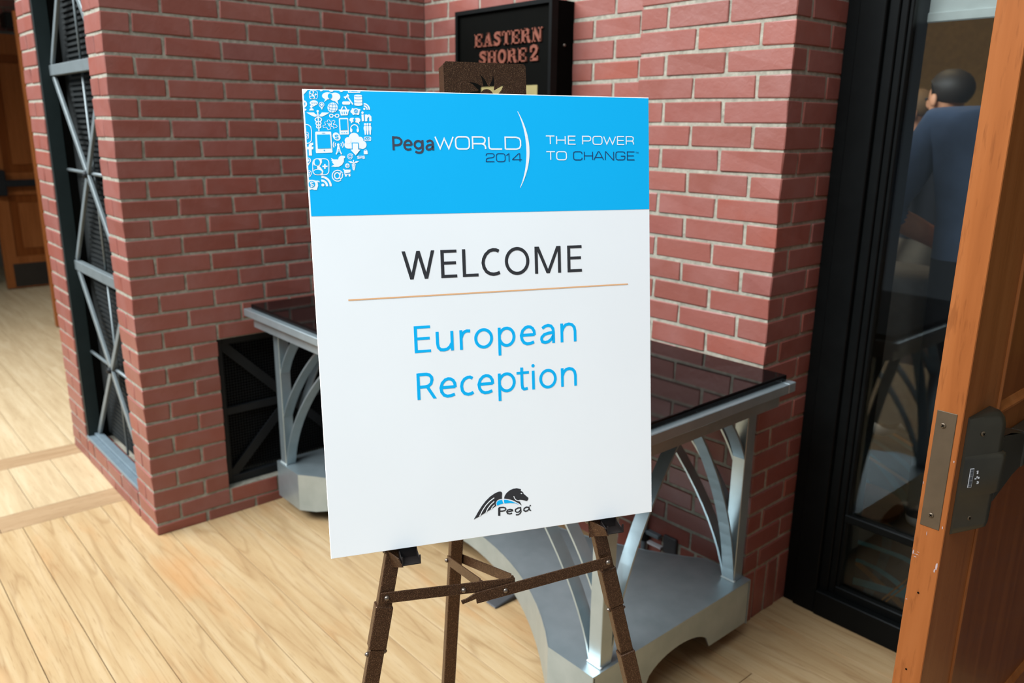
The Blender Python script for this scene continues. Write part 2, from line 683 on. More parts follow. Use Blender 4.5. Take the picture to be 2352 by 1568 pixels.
cxl = (LX0 + LX1) / 2
for zb, zt in ((0.138, 0.897), (0.939, 1.699), (1.741, 2.12)):
    zm = (zb + zt) / 2 if zt < 2.1 else 2.12
    hub = Vector((cxl, LY, zm))
    a, b = LX0 + 0.03, LX1 - 0.03
    for xx in (a, b):
        MB().bar((xx, LY, zb), hub, 0.026, 0.012, (0, 0, 1) if False else (1, 0, 0)).build('brace', 'lattice', lat, bevel=0.0015)
        if zt < 2.1:
            MB().bar((xx, LY, zt), hub, 0.026, 0.012, (1, 0, 0)).build('brace', 'lattice', lat, bevel=0.0015)
    if zt < 2.1:
        MB().tube([(LX0 + 0.02, LY + 0.012, zm + 0.004), (LX1 - 0.02, LY + 0.012, zm + 0.004)], 0.007).build('cross_rod', 'lattice', lat, smooth=True)
        MB().rev((cxl, LY - 0.02, zm), (0, 1, 0), [(0, 0.008), (0.006, 0.013), (0.032, 0.013), (0.036, 0.008)]).build('hub', 'blacksteel', lat, smooth=True)
    MB().tube([(cxl + 0.02, LY + 0.018, zb), (cxl + 0.02, LY + 0.018, zt)], 0.005, 8).build('rod', 'lattice', lat, smooth=True)
sh = MB()
sh.box(LX0 + 0.02, LX1 - 0.02, -1.182, -1.172, 0.13, TOP)
z = 0.15
while z < TOP - 0.02:
    sh.box(LX0 + 0.12, LX1 - 0.02, -1.192, -1.182, z, z + 0.010)
    z += 0.021
sh.build('ribbed_shutter', 'shutter', lat)

# ------------------------------------------------------------------ vent grille in the wide face
vent = thing('vent_grille', (0, (VY0 + VY1) / 2, VZ0), 'black steel vent grille with cross bars low in the brick wall', 'vent')
b = 0.03
VX = -0.05
for a in ((VY0, VY0 + b, VZ0, VZ1), (VY1 - b, VY1, VZ0, VZ1), (VY0 + b, VY1 - b, VZ1 - b, VZ1), (VY0 + b, VY1 - b, VZ0, VZ0 + b)):
    MB().box(VX - 0.02, VX + 0.012, a[0], a[1], a[2], a[3]).build('frame', 'blacksteel', vent, bevel=0.0015)
vm = (VZ0 + VZ1) / 2
MB().box(VX - 0.01, VX + 0.006, VY0 + b, VY1 - b, vm - 0.014, vm + 0.014).build('cross_bar', 'blacksteel', vent)
for s in (1, -1):
    MB().bar((VX + 0.004, VY0 + b, vm - s * (vm - VZ0 - b)), (VX + 0.004, VY1 - b, vm + s * (vm - VZ0 - b)), 0.036, 0.008, (0, 0, 1)).build('brace', 'blacksteel', vent)
mm = MB()
y = VY0 + b
while y < VY1 - b:
    mm.box(VX - 0.016, VX - 0.0135, y - 0.001, y + 0.001, VZ0 + b, VZ1 - b)
    y += 0.0115
z = VZ0 + b
while z < VZ1 - b:
    mm.box(VX - 0.0135, VX - 0.011, VY0 + b, VY1 - b, z - 0.001, z + 0.001)
    z += 0.0115
mo = mm.build('wire_mesh', 'blacksteel', vent)
mo['kind'] = 'stuff'
MB().box(-0.18, -0.165, VY0, VY1, VZ0, VZ1).build('duct_back', 'blackmatte', vent)

# ------------------------------------------------------------------ back wall and right column
CX0, CX1, CY, FY = 1.247, 1.768, -0.079, 0.19
wb = MB()
wb.box(-0.19, CX0 + 0.1, REC, 0.19, 0, TOP)
wall_back = wb.build('wall_back', 'mortar')
tag(wall_back, 'red brick back wall of the alcove behind the black box sign', 'wall', kind='structure')
for k in range(NC):
    z0, z1 = zc(k)
    x = 0.161 if k % 2 else 0.052
    xs = [0.0] + [x + 0.2035 * i for i in range(0, 6 if k % 2 else 7)]
    xs = [q for q in xs if q < CX0 + 0.02] + [CX0 + 0.06]
    for i, (a, b) in enumerate(zip(xs, xs[1:])):
        a2 = a if i == 0 else a + JT / 2
        if b - a2 > 0.03:
            brick(wall_back, a2, b - JT / 2, 0.0, BD, z0, z1)

wr = MB()
wr.box(CX0 + REC, CX1 - REC, CY + REC, 0.24, 0, TOP)
wall_right = wr.build('wall_right', 'mortar')
tag(wall_right, 'red brick column between the alcove and the black door frame', 'wall', kind='structure')
for k in range(NC):
    z0, z1 = zc(k)
    mid = (z0 + z1) / 2
    if mid < 0.1788 and k <= 2:
        continue
    if k % 2:
        xs = [CX0, 1.348, 1.562]
    else:
        xs = [CX0, 1.455, 1.667]
    for i, (a, b) in enumerate(zip(xs, xs[1:])):
        brick(wall_right, a if i == 0 else a + JT / 2, b - JT / 2, CY, CY + BD - 0.02, z0, z1)
    if k % 2:
        brick(wall_right, 1.562 + JT / 2, CX1, CY, -0.002 - JT / 2, z0, z1)
        brick(wall_right, CX1 - BD, CX1, -0.002 + JT / 2, FY, z0, z1)
    else:
        brick(wall_right, 1.667 + JT / 2, CX1, CY, 0.110 - JT / 2, z0, z1)
        brick(wall_right, CX1 - BD, CX1, 0.110 + JT / 2, FY, z0, z1)
zs = 0.1788 - JT / 2
ys = [CY, -0.012, 0.056, 0.124, FY]
for a, b in zip(ys, ys[1:]):
    brick(wall_right, CX1 - BD, CX1, a + (0 if a == CY else JT / 2), b - (0 if b == FY else JT / 2), 0.0, zs)
x = CX0
while x < CX1 - BD - 0.02:
    b = min(x + 0.0677, CX1 - BD)
    brick(wall_right, x + JT / 2, b - JT / 2, CY, CY + BD - 0.02, 0.0, zs)
    x = b

# ------------------------------------------------------------------ poster plane
TLP = Vector((1.83981455, -1.52524838, 1.5720109))
UX = Vector((0.39357159, 0.91929286, -0.00142452)).normalized()
UY = Vector((0.1249915, -0.05272342, -0.99075596))
UY = (UY - UX * UX.dot(UY)).normalized()
UN = UX.cross(-UY).normalized()
if UN.dot(CAM_POS - TLP) < 0:
    UN = -UN
BW, BH = 0.5605, 0.7155


def bp(s, t, n=0.0):
    return TLP + UX * s + UY * t + UN * n


# ------------------------------------------------------------------ art helpers (flat print and cut lettering)
def circle_pts(cx, cy, rx, ry=None, a0=0, a1=360, n=28):
    ry = ry or rx
    return [(cx + rx * math.cos(math.radians(a0 + (a1 - a0) * i / n)), cy + ry * math.sin(math.radians(a0 + (a1 - a0) * i / n)))
            for i in range(n + (0 if a1 - a0 == 360 else 1))]


def rrect(x0, y0, x1, y1, r, n=5):
    out = []
    for cx, cy, a in ((x1 - r, y0 + r, -90), (x1 - r, y1 - r, 0), (x0 + r, y1 - r, 90), (x0 + r, y0 + r, 180)):
        for i in range(n + 1):
            t = math.radians(a + 90 * i / n)
            out.append((cx + r * math.cos(t), cy + r * math.sin(t)))
    return out


def stroke_polys(pts, wd, closed=False):
    """quads of a mitred line of width wd"""
    P = [Vector(p) for p in pts]
    n = len(P)
    L, R = [], []
    for i in range(n):
        if closed:
            a, b = P[i - 1], P[(i + 1) % n]
        else:
            a, b = P[max(i - 1, 0)], P[min(i + 1, n - 1)]
        d1 = (P[i] - a)
        d2_ = (b - P[i])
        if d1.length < 1e-9:
            d1 = d2_
        if d2_.length < 1e-9:
            d2_ = d1
        d1 = d1.normalized()
        d2_ = d2_.normalized()
        n1 = Vector((-d1.y, d1.x))
        n2 = Vector((-d2_.y, d2_.x))
        m = n1 + n2
        if m.length < 1e-6:
            m = n1
        m.normalize()
        k = wd / 2 / max(0.45, m.dot(n1))
        L.append(P[i] + m * k)
        R.append(P[i] - m * k)
    out = []
    for i in range(n if closed else n - 1):
        j = (i + 1) % n
        out.append([tuple(L[i]), tuple(L[j]), tuple(R[j]), tuple(R[i])])
    return out


FLAT = [0]


def flat_mesh(mb, polys, fn, flip=False):
    """add 2-D polygons through the mapping fn(x, y) -> Vector"""
    for k_, p in enumerate(polys):
        lift = UN * ((FLAT[0] % 14) * 9e-6)
        FLAT[0] += 1
        P = [fn(*q) + lift for q in p]
        b0 = len(mb.v)
        mb.v += P
        if len(P) == 4 and False:
            mb.f.append((b0, b0 + 1, b0 + 2, b0 + 3))
        else:
            for t in tessellate_polygon([P]):
                mb.f.append(tuple(b0 + i for i in t))


# square extended capitals as strokes, unit box 0..1 x 0..1 (y up)
R = 0.26
GLY = {
    'W': [[(0, 1), (0.26, 0.02), (0.5, 0.85), (0.74, 0.02), (1, 1)]],
    'O': ['box'],
    'R': [[(0, 0), (0, 1), (0.74, 1), (0.92, 0.9), (0.95, 0.72), (0.9, 0.52), (0.74, 0.44), (0, 0.44)], [(0.70, 0.44), (0.9, 0.34), (0.97, 0.16), (0.97, 0)]],
    'L': [[(0, 1), (0, 0.2), (0.06, 0.05), (0.2, 0), (1, 0)]],
    'D': [[(0, 0), (0, 1), (0.72, 1), (0.93, 0.9), (1, 0.7), (1, 0.3), (0.93, 0.1), (0.72, 0), (0, 0)]],
    'T': [[(0, 1), (1, 1)], [(0.5, 1), (0.5, 0)]],
    'H': [[(0, 0), (0, 1)], [(1, 0), (1, 1)], [(0, 0.5), (1, 0.5)]],
    'E': [[(1, 1), (0, 1), (0, 0), (1, 0)], [(0, 0.5), (0.92, 0.5)]],
    'P': [[(0, 0), (0, 1), (0.76, 1), (0.94, 0.92), (1, 0.72), (0.94, 0.5), (0.76, 0.42), (0, 0.42)]],
    'C': [[(1, 0.72), (0.96, 0.92), (0.8, 1), (0.22, 1), (0.05, 0.92), (0, 0.72), (0, 0.28), (0.05, 0.08), (0.22, 0), (0.8, 0), (0.96, 0.08), (1, 0.26)]],
    'A': [[(0, 0), (0.44, 1), (0.56, 1), (1, 0)], [(0.16, 0.3), (0.84, 0.3)]],
    'N': [[(0, 0), (0, 1), (0.08, 1), (0.92, 0), (1, 0), (1, 1)]],
    'G': [[(1, 0.76), (0.95, 0.93), (0.8, 1), (0.22, 1), (0.05, 0.92), (0, 0.72), (0, 0.28), (0.05, 0.08), (0.22, 0), (0.8, 0), (0.95, 0.07), (1, 0.25), (1, 0.46), (0.55, 0.46)]],
    '2': [[(0, 0.72), (0.05, 0.93), (0.2, 1), (0.8, 1), (0.95, 0.93), (1, 0.75), (0.93, 0.58), (0.75, 0.5), (0.25, 0.44), (0.05, 0.34), (0, 0.15), (0, 0), (1, 0)]],
    '0': ['box'],
    '1': [[(0.0, 0.76), (0.5, 1), (0.5, 0)]],
    '4': [[(0.78, 0), (0.78, 1), (0.66, 1), (0, 0.28), (0, 0.24), (1, 0.24)]],
}


def square_text(mb, glyphs, ybot, ytop, lw, fn):
    """glyphs = [(char, x0, x1)] in board millimetres (y down)"""
    for ch, x0, x1 in glyphs:
        for s in GLY[ch]:
            if s == 'box':
                pts = rrect(x0, ytop, x1, ybot, min(x1 - x0, ybot - ytop) * 0.3)
                flat_mesh(mb, stroke_polys(pts, lw, True), fn)
            else:
                pts = [(x0 + (x1 - x0) * a, ybot + (ytop - ybot) * b) for a, b in s]
                flat_mesh(mb, stroke_polys(pts, lw), fn)


# upright monoline letters; x 0..1 across the letter, y in cap heights; ('par', p, q) = slanted stroke cut level
def el(cx, cy, rx, ry, a0=0, a1=360, n=30):
    return circle_pts(cx, cy, rx, ry, a0, a1, n)


MONO = {
    'W': [('par', (0.045, 1), (0.275, 0)), ('par', (0.275, 0), (0.5, 1)), ('par', (0.5, 1), (0.73, 0)), ('par', (0.73, 0), (0.955, 1))],
    'E': [[(0, 0), (0, 1)], ('bar', 1, 0.93, 0, 1), ('bar', 1, 0.0, 0, 1), ('bar', 1, 0.475, 0, 0.95)],
    'L': [[(0, 0), (0, 1)], ('bar', 1, 0.0, 0, 1)],
    'C': [[(0.97, 0.885), (0.8, 0.935), (0.62, 0.945), (0.40, 0.905), (0.18, 0.78), (0.05, 0.62), (0.01, 0.48), (0.06, 0.31), (0.2, 0.16), (0.40, 0.08), (0.62, 0.055), (0.82, 0.07), (1, 0.11)]],
    'O': [('ring', 0.5, 0.5, 0.5, 0.455)],
    'M': [[(0, 0), (0, 1)], [(1, 0), (1, 1)], ('par', (0.05, 1), (0.5, 0)), ('par', (0.95, 1), (0.5, 0))],
    'R': [[(0, 0), (0, 1)], [(0, 0.945), (0.48, 0.945), (0.66, 0.91), (0.78, 0.82), (0.80, 0.71), (0.74, 0.58), (0.6, 0.50), (0.42, 0.475), (0, 0.475)], ('par', (0.52, 0.46), (0.94, 0))],
    'u': [[(0, 0.74), (0, 0.30), (0.05, 0.15), (0.2, 0.06), (0.42, 0.045), (0.66, 0.07), (0.86, 0.16), (0.97, 0.28)], [(1, 0), (1, 0.74)]],
    'r': [[(0, 0), (0, 0.74)], [(0.02, 0.44), (0.18, 0.58), (0.42, 0.67), (0.7, 0.70), (1.08, 0.69)]],
    'o': [('ring', 0.5, 0.372, 0.5, 0.332)],
    'p': [[(0, -0.33), (0, 0.74)], el(0.50, 0.372, 0.50, 0.332, 160, -160, 26)],
    'e': [[(0.0, 0.385), (1.0, 0.385)], [(1, 0.36), (0.97, 0.52), (0.86, 0.63), (0.7, 0.69), (0.52, 0.705), (0.32, 0.67), (0.12, 0.56), (0.01, 0.38), (0.06, 0.22), (0.2, 0.10), (0.42, 0.045), (0.68, 0.052), (0.95, 0.10)]],
    'a': [[(1, 0), (1, 0.44), (0.96, 0.57), (0.82, 0.67), (0.58, 0.705), (0.34, 0.68), (0.1, 0.60)],
          [(1, 0.42), (0.62, 0.405), (0.28, 0.36), (0.06, 0.26), (0.03, 0.17), (0.1, 0.08), (0.32, 0.045), (0.58, 0.07), (0.82, 0.16), (1, 0.30)]],
    'n': [[(0, 0), (0, 0.74)], [(0.02, 0.44), (0.12, 0.58), (0.3, 0.68), (0.54, 0.705), (0.78, 0.67), (0.94, 0.57), (1, 0.42), (1, 0)]],
    'c': [[(0.96, 0.645), (0.76, 0.70), (0.56, 0.70), (0.28, 0.64), (0.08, 0.52), (0.01, 0.37), (0.06, 0.21), (0.25, 0.09), (0.54, 0.045), (0.8, 0.06), (1.0, 0.11)]],
    't': [[(0.34, 0.90), (0.34, 0.22), (0.40, 0.10), (0.56, 0.05), (0.8, 0.05), (1.05, 0.07)], ('bar', 0.8, 0.64, -0.1, 1.05)],
    'i': [[(0.5, 0), (0.5, 0.74)], ('dot', 0.5, 0.935, 0.068)],
    'P': [[(0, 0), (0, 1)], [(0, 0.91), (0.45, 0.91), (0.75, 0.86), (0.96, 0.73), (1, 0.62), (0.94, 0.5), (0.75, 0.40), (0.45, 0.36), (0, 0.36)]],
    'g': [[(1, 0.74), (1, 0.05), (0.93, -0.08), (0.76, -0.155), (0.5, -0.175), (0.28, -0.155), (0.06, -0.09)], ('ring', 0.47, 0.40, 0.47, 0.27)],
}


def mono_text(mb, glyphs, ybase, cap, lw, fn):
    for ch, x0, x1 in glyphs:
        a0, a1 = x0 + lw / 2, x1 - lw / 2
        wdx = a1 - a0

        def m(p):
            return (a0 + wdx * p[0], ybase - cap * p[1])
        if ch == 'i':
            a0 = a1 = (x0 + x1) / 2
            wdx = 0
        for s_ in MONO[ch]:
            if s_[0] == 'par':
                p, q_ = m(s_[1]), m(s_[2])
                hw = lw / 2 * math.hypot(p[0] - q_[0], p[1] - q_[1]) / abs(p[1] - q_[1]) * 0.98
                flat_mesh(mb, [[(p[0] - hw, p[1]), (p[0] + hw, p[1]), (q_[0] + hw, q_[1]), (q_[0] - hw, q_[1])]], fn)
            elif s_[0] == 'bar':
                yb = ybase - cap * s_[2]
                th = lw * 0.88
                if s_[2] > 0.9:
                    yb = ybase - cap + th
                xa, xb = x0 + (x1 - x0) * s_[3], x0 + (x1 - x0) * s_[4]
                flat_mesh(mb, [[(xa, yb), (xb, yb), (xb, yb - th), (xa, yb - th)]], fn)
            elif s_[0] == 'ring':
                c = m((s_[1], s_[2]))
                flat_mesh(mb, stroke_polys(circle_pts(c[0], c[1], wdx * s_[3], cap * s_[4], n=40), lw, True), fn)
            elif s_[0] == 'dot':
                c = m((s_[1], s_[2]))
                flat_mesh(mb, [circle_pts(c[0], c[1], cap * s_[3])], fn)
            else:
                flat_mesh(mb, stroke_polys([m(p) for p in s_], lw), fn)


# ------------------------------------------------------------------ black box wall sign
BX0, BX1, BZ0, BZ1, BY = 0.352, 0.883, 1.40, 1.936, -0.109
sign = thing('wall_sign', ((BX0 + BX1) / 2, 0, BZ0), 'black box room sign with copper letters EASTERN SHORE 2 on the brick wall', 'sign')
MB().box(BX0 + 0.003, BX1 - 0.003, BY + 0.012, -0.0005, BZ0, BZ1 - 0.003).build('housing', 'blackmatte', sign)
fr = MB()
rim = 0.014
for a in ((BX0, BX1, BZ1 - rim, BZ1), (BX0, BX1, BZ0, BZ0 + rim), (BX0, BX0 + rim, BZ0 + rim, BZ1 - rim), (BX1 - rim, BX1, BZ0 + rim, BZ1 - rim)):
    MB().box(a[0], a[1], BY, BY + 0.03, a[2], a[3]).build('rim', 'black', sign)
for zz in (1.79,):
    MB().rev((BX1 - 0.003, -0.045, zz), (1, 0, 0), [(0, 0.006), (0.004, 0.005), (0.006, 0.002)], 12).build('screw', 'zinc', sign, smooth=True)


def slab_glyph(ch):
    """slab-serif capital: list of polylines with widths, unit cap height, returns (width, [(pts, w)])"""
    B, T, S = 0.24, 0.10, 0.10
    g = []

    def stem(x, y0=0.0, y1=1.0, wd=B):
        g.append(([(x, y0), (x, y1)], wd))

    def ser(x0, x1, y):
        g.append(([(x0, y), (x1, y)], S))
    if ch == 'E':
        stem(0.2); ser(0, 0.8, S / 2); ser(0, 0.8, 1 - S / 2); ser(0.2, 0.6, 0.5)
        g.append(([(0.77, 0.0), (0.77, 0.34)], T)); g.append(([(0.77, 0.68), (0.77, 1)], T)); g.append(([(0.58, 0.36), (0.58, 0.64)], T))
        return 0.86, g
    if ch == 'A':
        g.append(([(0.18, 0.06), (0.46, 1.0)], T * 1.1)); g.append(([(0.46, 1.0), (0.74, 0.06)], B)); ser(0.0, 0.36, S / 2); ser(0.52, 0.98, S / 2)
        g.append(([(0.24, 0.33), (0.66, 0.33)], T)); g.append(([(0.36, 0.96), (0.54, 0.96)], 0.08))
        return 0.98, g
    if ch == 'S':
        g.append(([(0.68, 0.78), (0.60, 0.9), (0.42, 0.93), (0.24, 0.88), (0.17, 0.76), (0.22, 0.64), (0.4, 0.54), (0.56, 0.44), (0.63, 0.3), (0.56, 0.15), (0.38, 0.07), (0.2, 0.1), (0.1, 0.24)], 0.21))
        g.append(([(0.72, 0.66), (0.72, 1)], T * 0.8)); g.append(([(0.07, 0), (0.07, 0.36)], T * 0.8))
        return 0.8, g
    if ch == 'T':
        stem(0.42); ser(0.04, 0.8, 1 - S / 2); ser(0.2, 0.64, S / 2)
        g.append(([(0.06, 0.68), (0.06, 1)], T)); g.append(([(0.78, 0.68), (0.78, 1)], T))
        return 0.84, g
    if ch == 'R':
        stem(0.2); ser(0, 0.42, S / 2); ser(0, 0.5, 1 - S / 2)
        g.append(([(0.3, 0.945), (0.56, 0.93), (0.68, 0.84), (0.68, 0.66), (0.56, 0.54), (0.3, 0.5)], 0.17))
        g.append(([(0.5, 0.52), (0.66, 0.42), (0.7, 0.2), (0.76, 0.08), (0.92, 0.06)], 0.2))
        return 0.94, g
    if ch == 'N':
        g.append(([(0.18, 0), (0.18, 1)], T * 1.2)); g.append(([(0.16, 0.97), (0.76, 0.04)], B)); g.append(([(0.80, 0.0), (0.80, 1)], T * 1.2))
        ser(0, 0.36, S / 2); ser(0.0, 0.26, 1 - S / 2); ser(0.6, 1.0, 1 - S / 2)
        return 1.0, g
    if ch == 'H':
        stem(0.2); stem(0.76); ser(0, 0.42, S / 2); ser(0, 0.42, 1 - S / 2); ser(0.56, 0.98, S / 2); ser(0.56, 0.98, 1 - S / 2); ser(0.2, 0.76, 0.5)
        return 0.98, g
    if ch == 'O':
        g.append((circle_pts(0.44, 0.5, 0.31, 0.43) + [circle_pts(0.44, 0.5, 0.31, 0.43)[0]], 0.2))
        return 0.88, g
    if ch == '2':
        g.append(([(0.12, 0.72), (0.16, 0.9), (0.36, 0.98), (0.58, 0.92), (0.66, 0.76), (0.6, 0.58), (0.38, 0.38), (0.14, 0.12), (0.12, 0.1)], 0.2))
        g.append(([(0.08, 0.1), (0.7, 0.1)], 0.2)); g.append(([(0.73, 0.0), (0.73, 0.32)], T)); g.append(([(0.06, 0.66), (0.22, 0.66)], 0.16))
        return 0.8, g
    return 0.4, g


def slab_text(body, x0, x1, z0, cap, y, parent):
    tot = 0
    items = []
    for ch in body:
        if ch == ' ':
            tot += 0.16
            continue
        wdt, g = slab_glyph(ch)
        items.append((ch, tot, g))
        tot += wdt + 0.10
    sx = (x1 - x0) / (tot - 0.10)
    for ch, off, g in items:
        mb = MB()
        hz = cap * (1.09 if ch == '2' else 1)
        for pts, wd in g:
            for q in stroke_polys([(p[0] * 1.0, p[1]) for p in pts], wd):
                P = [Vector((x0 + (off + a) * sx, y, z0 + bb * hz)) for a, bb in q]
                mb.prism(P, (0, -0.006, 0))
        mb.build('letter', 'copper', parent)


slab_text('EASTERN', 0.463, 0.832, 1.803, 0.046, BY + 0.012, sign)
slab_text('SHORE 2', 0.489, 0.812, 1.741, 0.046, BY + 0.012, sign)
MB().box(0.5, 0.808, BY + 0.009, BY + 0.012, 1.53, 1.661).build('placard', 'placard', sign)

# ------------------------------------------------------------------ console table
TBL = thing('console_table', (0.95, -0.5, 0), 'silver steel console table with black glass top in the brick alcove', 'table')
MB().box(0.084, 1.863, -0.880, -0.112, 0.8462, 0.864).build('glass_top', 'blackglass', TBL, bevel=0.004, seg=2)
rimm = MB()
for a in ((0.064, 1.885, -0.90, -0.865), (0.064, 1.885, -0.135, -0.10), (0.064, 0.099, -0.865, -0.135), (1.85, 1.885, -0.865, -0.135)):
    MB().box(a[0], a[1], a[2], a[3], 0.818, 0.846).build('rim', 'silver', TBL, bevel=0.0018)
MB().box(0.09, 1.86, -0.87, -0.13, 0.8165, 0.8185).build('sub_top', 'blackmatte', TBL)
for a in ((0.085, 1.858, -0.872, -0.867), (0.085, 1.858, -0.138, -0.133), (0.085, 0.090, -0.867, -0.138), (1.853, 1.858, -0.867, -0.138)):
    MB().box(a[0], a[1], a[2], a[3], 0.774, 0.8165).build('apron', 'silver', TBL)
ZT = 0.774


def arc_edge(x0, x1, y, sag, n=26):
    h = (x1 - x0) / 2
    Rr = (h * h + sag * sag) / (2 * abs(sag))
    s = 1 if sag > 0 else -1
    cx = (x0 + x1) / 2
    out = []
    for i in range(n + 1):
        x = x0 + (x1 - x0) * i / n
        d = math.sqrt(Rr * Rr - (x - cx) ** 2) - (Rr - abs(sag))
        out.append((x, y + s * d))
    return out


SX0, SX1, SYF, SYB = 0.06, 1.812, -0.803, -0.115
front = [(SX0, SYF)] + arc_edge(0.24, 1.65, SYF, 0.25) + [(SX1, SYF)]
back = [(SX1, SYB)] + list(reversed(arc_edge(0.24, 1.65, SYB, -0.24))) + [(SX0, SYB)]
MB().prism([(x, y, 0.194) for x, y in front + back], (0, 0, 0.006)).build('shelf', 'silver', TBL)
for path, nm in ((front, 'front_skirt'), (list(reversed(back)), 'back_skirt')):
    sk = MB()
    t = -0.004 if nm == 'front_skirt' else 0.004
    n = len(path)
    b0 = 0
    for (x, y) in path:
        u = (x - 0.945) / 0.65
        lift = 0.05 + 0.085 * max(0.0, 1 - u * u)
        y += t * 0.05
        sk.v += [Vector((x, y, lift)), Vector((x, y, 0.2004)), Vector((x, y + t, 0.2004)), Vector((x, y + t, lift))]
    for i in range(n - 1):
        for k in range(4):
            a0, a1 = i * 4 + k, i * 4 + (k + 1) % 4
            sk.f.append((a0, a1, a1 + 4, a0 + 4))
    sk.f += [(0, 1, 2, 3), ((n - 1) * 4, (n - 1) * 4 + 3, (n - 1) * 4 + 2, (n - 1) * 4 + 1)]
    sk.build(nm, 'silver', TBL)
for xx, dx in ((SX1 - 0.0045, 0.004), (SX0 + 0.0045, -0.004)):
    pts = [(xx, SYF + 0.004, 0.199), (xx, SYF + 0.004, 0.056)]
    c0, c1 = -0.60, -0.305
    arch = []
    for i in range(17):
        u = i / 16
        yy = c0 + (c1 - c0) * u
        arch.append((xx, yy, 0.058 + 0.072 * math.sqrt(max(0, 1 - (2 * u - 1) ** 2))))
    pts += arch + [(xx, SYB - 0.004, 0.056), (xx, SYB - 0.004, 0.199)]
    MB().prism(pts, (dx, 0, 0)).build('side_skirt', 'silver', TBL)

PS = 0.042
posts = {'lf': (0.106, -0.779), 'rf': (1.781, -0.749), 'rb': (1.767, -0.144), 'lb': (0.106, -0.144)}
for key, (px, py) in posts.items():
    MB().box(px - PS / 2, px + PS / 2, py - PS / 2, py + PS / 2, 0.2, ZT).build('post', 'silver', TBL, bevel=0.0015)
    wb_ = MB()
    wb_.box(px - PS / 2 - 0.004, px + PS / 2 + 0.003, py - PS / 2 - 0.003, py - PS / 2 + 0.006, 0.2, 0.206)
    wb_.build('weld', 'weld', TBL, bevel=0.002)
    sx = 1 if px < 1 else -1
    sy = 1 if py < -0.5 else -1
    for z0, a, bq in ((0.203, 0.25, 1.05), (0.405, 0.55, 1.1), (0.585, 0.45, 2.0)):
        pts = []
        for i in range(15):
            h = (ZT - z0) * i / 14
            pts.append((px + sx * (PS / 2 - 0.002 + a * h + bq * h * h), py, z0 + h))
        MB().sweep(pts, 0.038, 0.006, (0, 1, 0)).build('rib', 'silver', TBL)
    for z0, a, bq in ((0.203, 0.126, 0.56), (0.60, 0.40, 1.8)):
        pts = []
        for i in range(15):
            h = (ZT - z0) * i / 14
            pts.append((px, py + sy * (PS / 2 - 0.002 + a * h + bq * h * h), z0 + h))
        MB().sweep(pts, 0.038, 0.006, (1, 0, 0)).build('rib', 'silver', TBL)
for cx_, cy_ in ((0.27, -0.66), (1.66, -0.66), (1.70, -0.24), (0.24, -0.24)):
    c = MB()
    c.rev((cx_ - 0.012, cy_, 0.0285), (1, 0, 0), [(0, 0.024), (0.003, 0.0285), (0.021, 0.0285), (0.024, 0.024)], 20)
    c.box(cx_ - 0.018, cx_ - 0.014, cy_ - 0.016, cy_ + 0.016, 0.022, 0.075)
    c.box(cx_ + 0.014, cx_ + 0.018, cy_ - 0.016, cy_ + 0.016, 0.022, 0.075)
    c.box(cx_ - 0.03, cx_ + 0.03, cy_ - 0.03, cy_ + 0.03, 0.075, 0.194)
    c.build('caster', 'rubber', TBL)

wedge = MB()
wedge.prism([(1.148, -0.606, 0.0), (1.148, -0.606, 0.006), (1.148, -0.44, 0.03), (1.148, -0.44, 0.0)], (0.05, 0.0, 0))
wd_ = wedge.build('floor_wedge', 'rubber', bevel=0.003)
tag(wd_, 'dark grey rubber wedge on the floor under the curved table shelf', 'wedge')

pipe = thing('conduit_pipe', (1.386, -0.098, 0.0), 'thin grey conduit pipe with clamp on brick wall under the table', 'pipe')
MB().tube([(1.386, -0.098, 0.0), (1.386, -0.098, 0.34)], 0.010).build('tube', 'steelgrey', pipe, smooth=True)
MB().rev((1.386, -0.098, 0.155), (0, 0, 1), [(0, 0.017), (0.03, 0.017)], 12).build('coupling', 'blacksteel', pipe)
MB().box(1.358, 1.376, -0.108, -0.09, 0.150, 0.166).build('lug', 'zinc', pipe, bevel=0.003)
MB().box(1.398, 1.452, -0.106, -0.086, 0.180, 0.194).build('arm', 'steelgrey', pipe, bevel=0.002)
MB().box(1.405, 1.462, -0.104, -0.088, 0.148, 0.155).build('tie', 'label', pipe)
MB().box(1.462, 1.515, -0.092, -0.0795, 0.135, 0.20).build('box', 'rubber', pipe, bevel=0.003)

# ------------------------------------------------------------------ easel and poster board
def bbox_(mb, s0, s1, t0, t1, n0, n1):
    return mb.obox(bp((s0 + s1) / 2, (t0 + t1) / 2, (n0 + n1) / 2), UX, UY, UN, (s1 - s0) / 2, (t1 - t0) / 2, (n1 - n0) / 2)


def foot_t(s, n):
    return (bp(s, 0, n).z) / -UY.z


EAS = thing('display_easel', tuple(Vector((bp(0.28, 0, -0.1).x, bp(0.28, 0, -0.1).y, 0))), 'brown hammered metal tripod easel holding the welcome poster', 'easel')
SL = 0.217
N0, N1 = -0.026, -0.0065


def leg_seg(root, sc, tc, sl, t0, t1, wd, n0, n1, name, bev=0.0012):
    p = bp(sc + sl * (t0 - tc), t0, (n0 + n1) / 2)
    q = bp(sc + sl * (t1 - tc), t1, (n0 + n1) / 2)
    return MB().bar(p, q, wd, n1 - n0, UX).build(name, 'hammer', root, bevel=bev)


def screw(root, p, axis, r=0.0045, h=0.004, mat='zinc'):
    r *= 0.82
    return MB().rev(p, axis, [(0, r), (h * 0.5, r * 0.95), (h, r * 0.45)], 12).build('screw', mat, root, smooth=True)


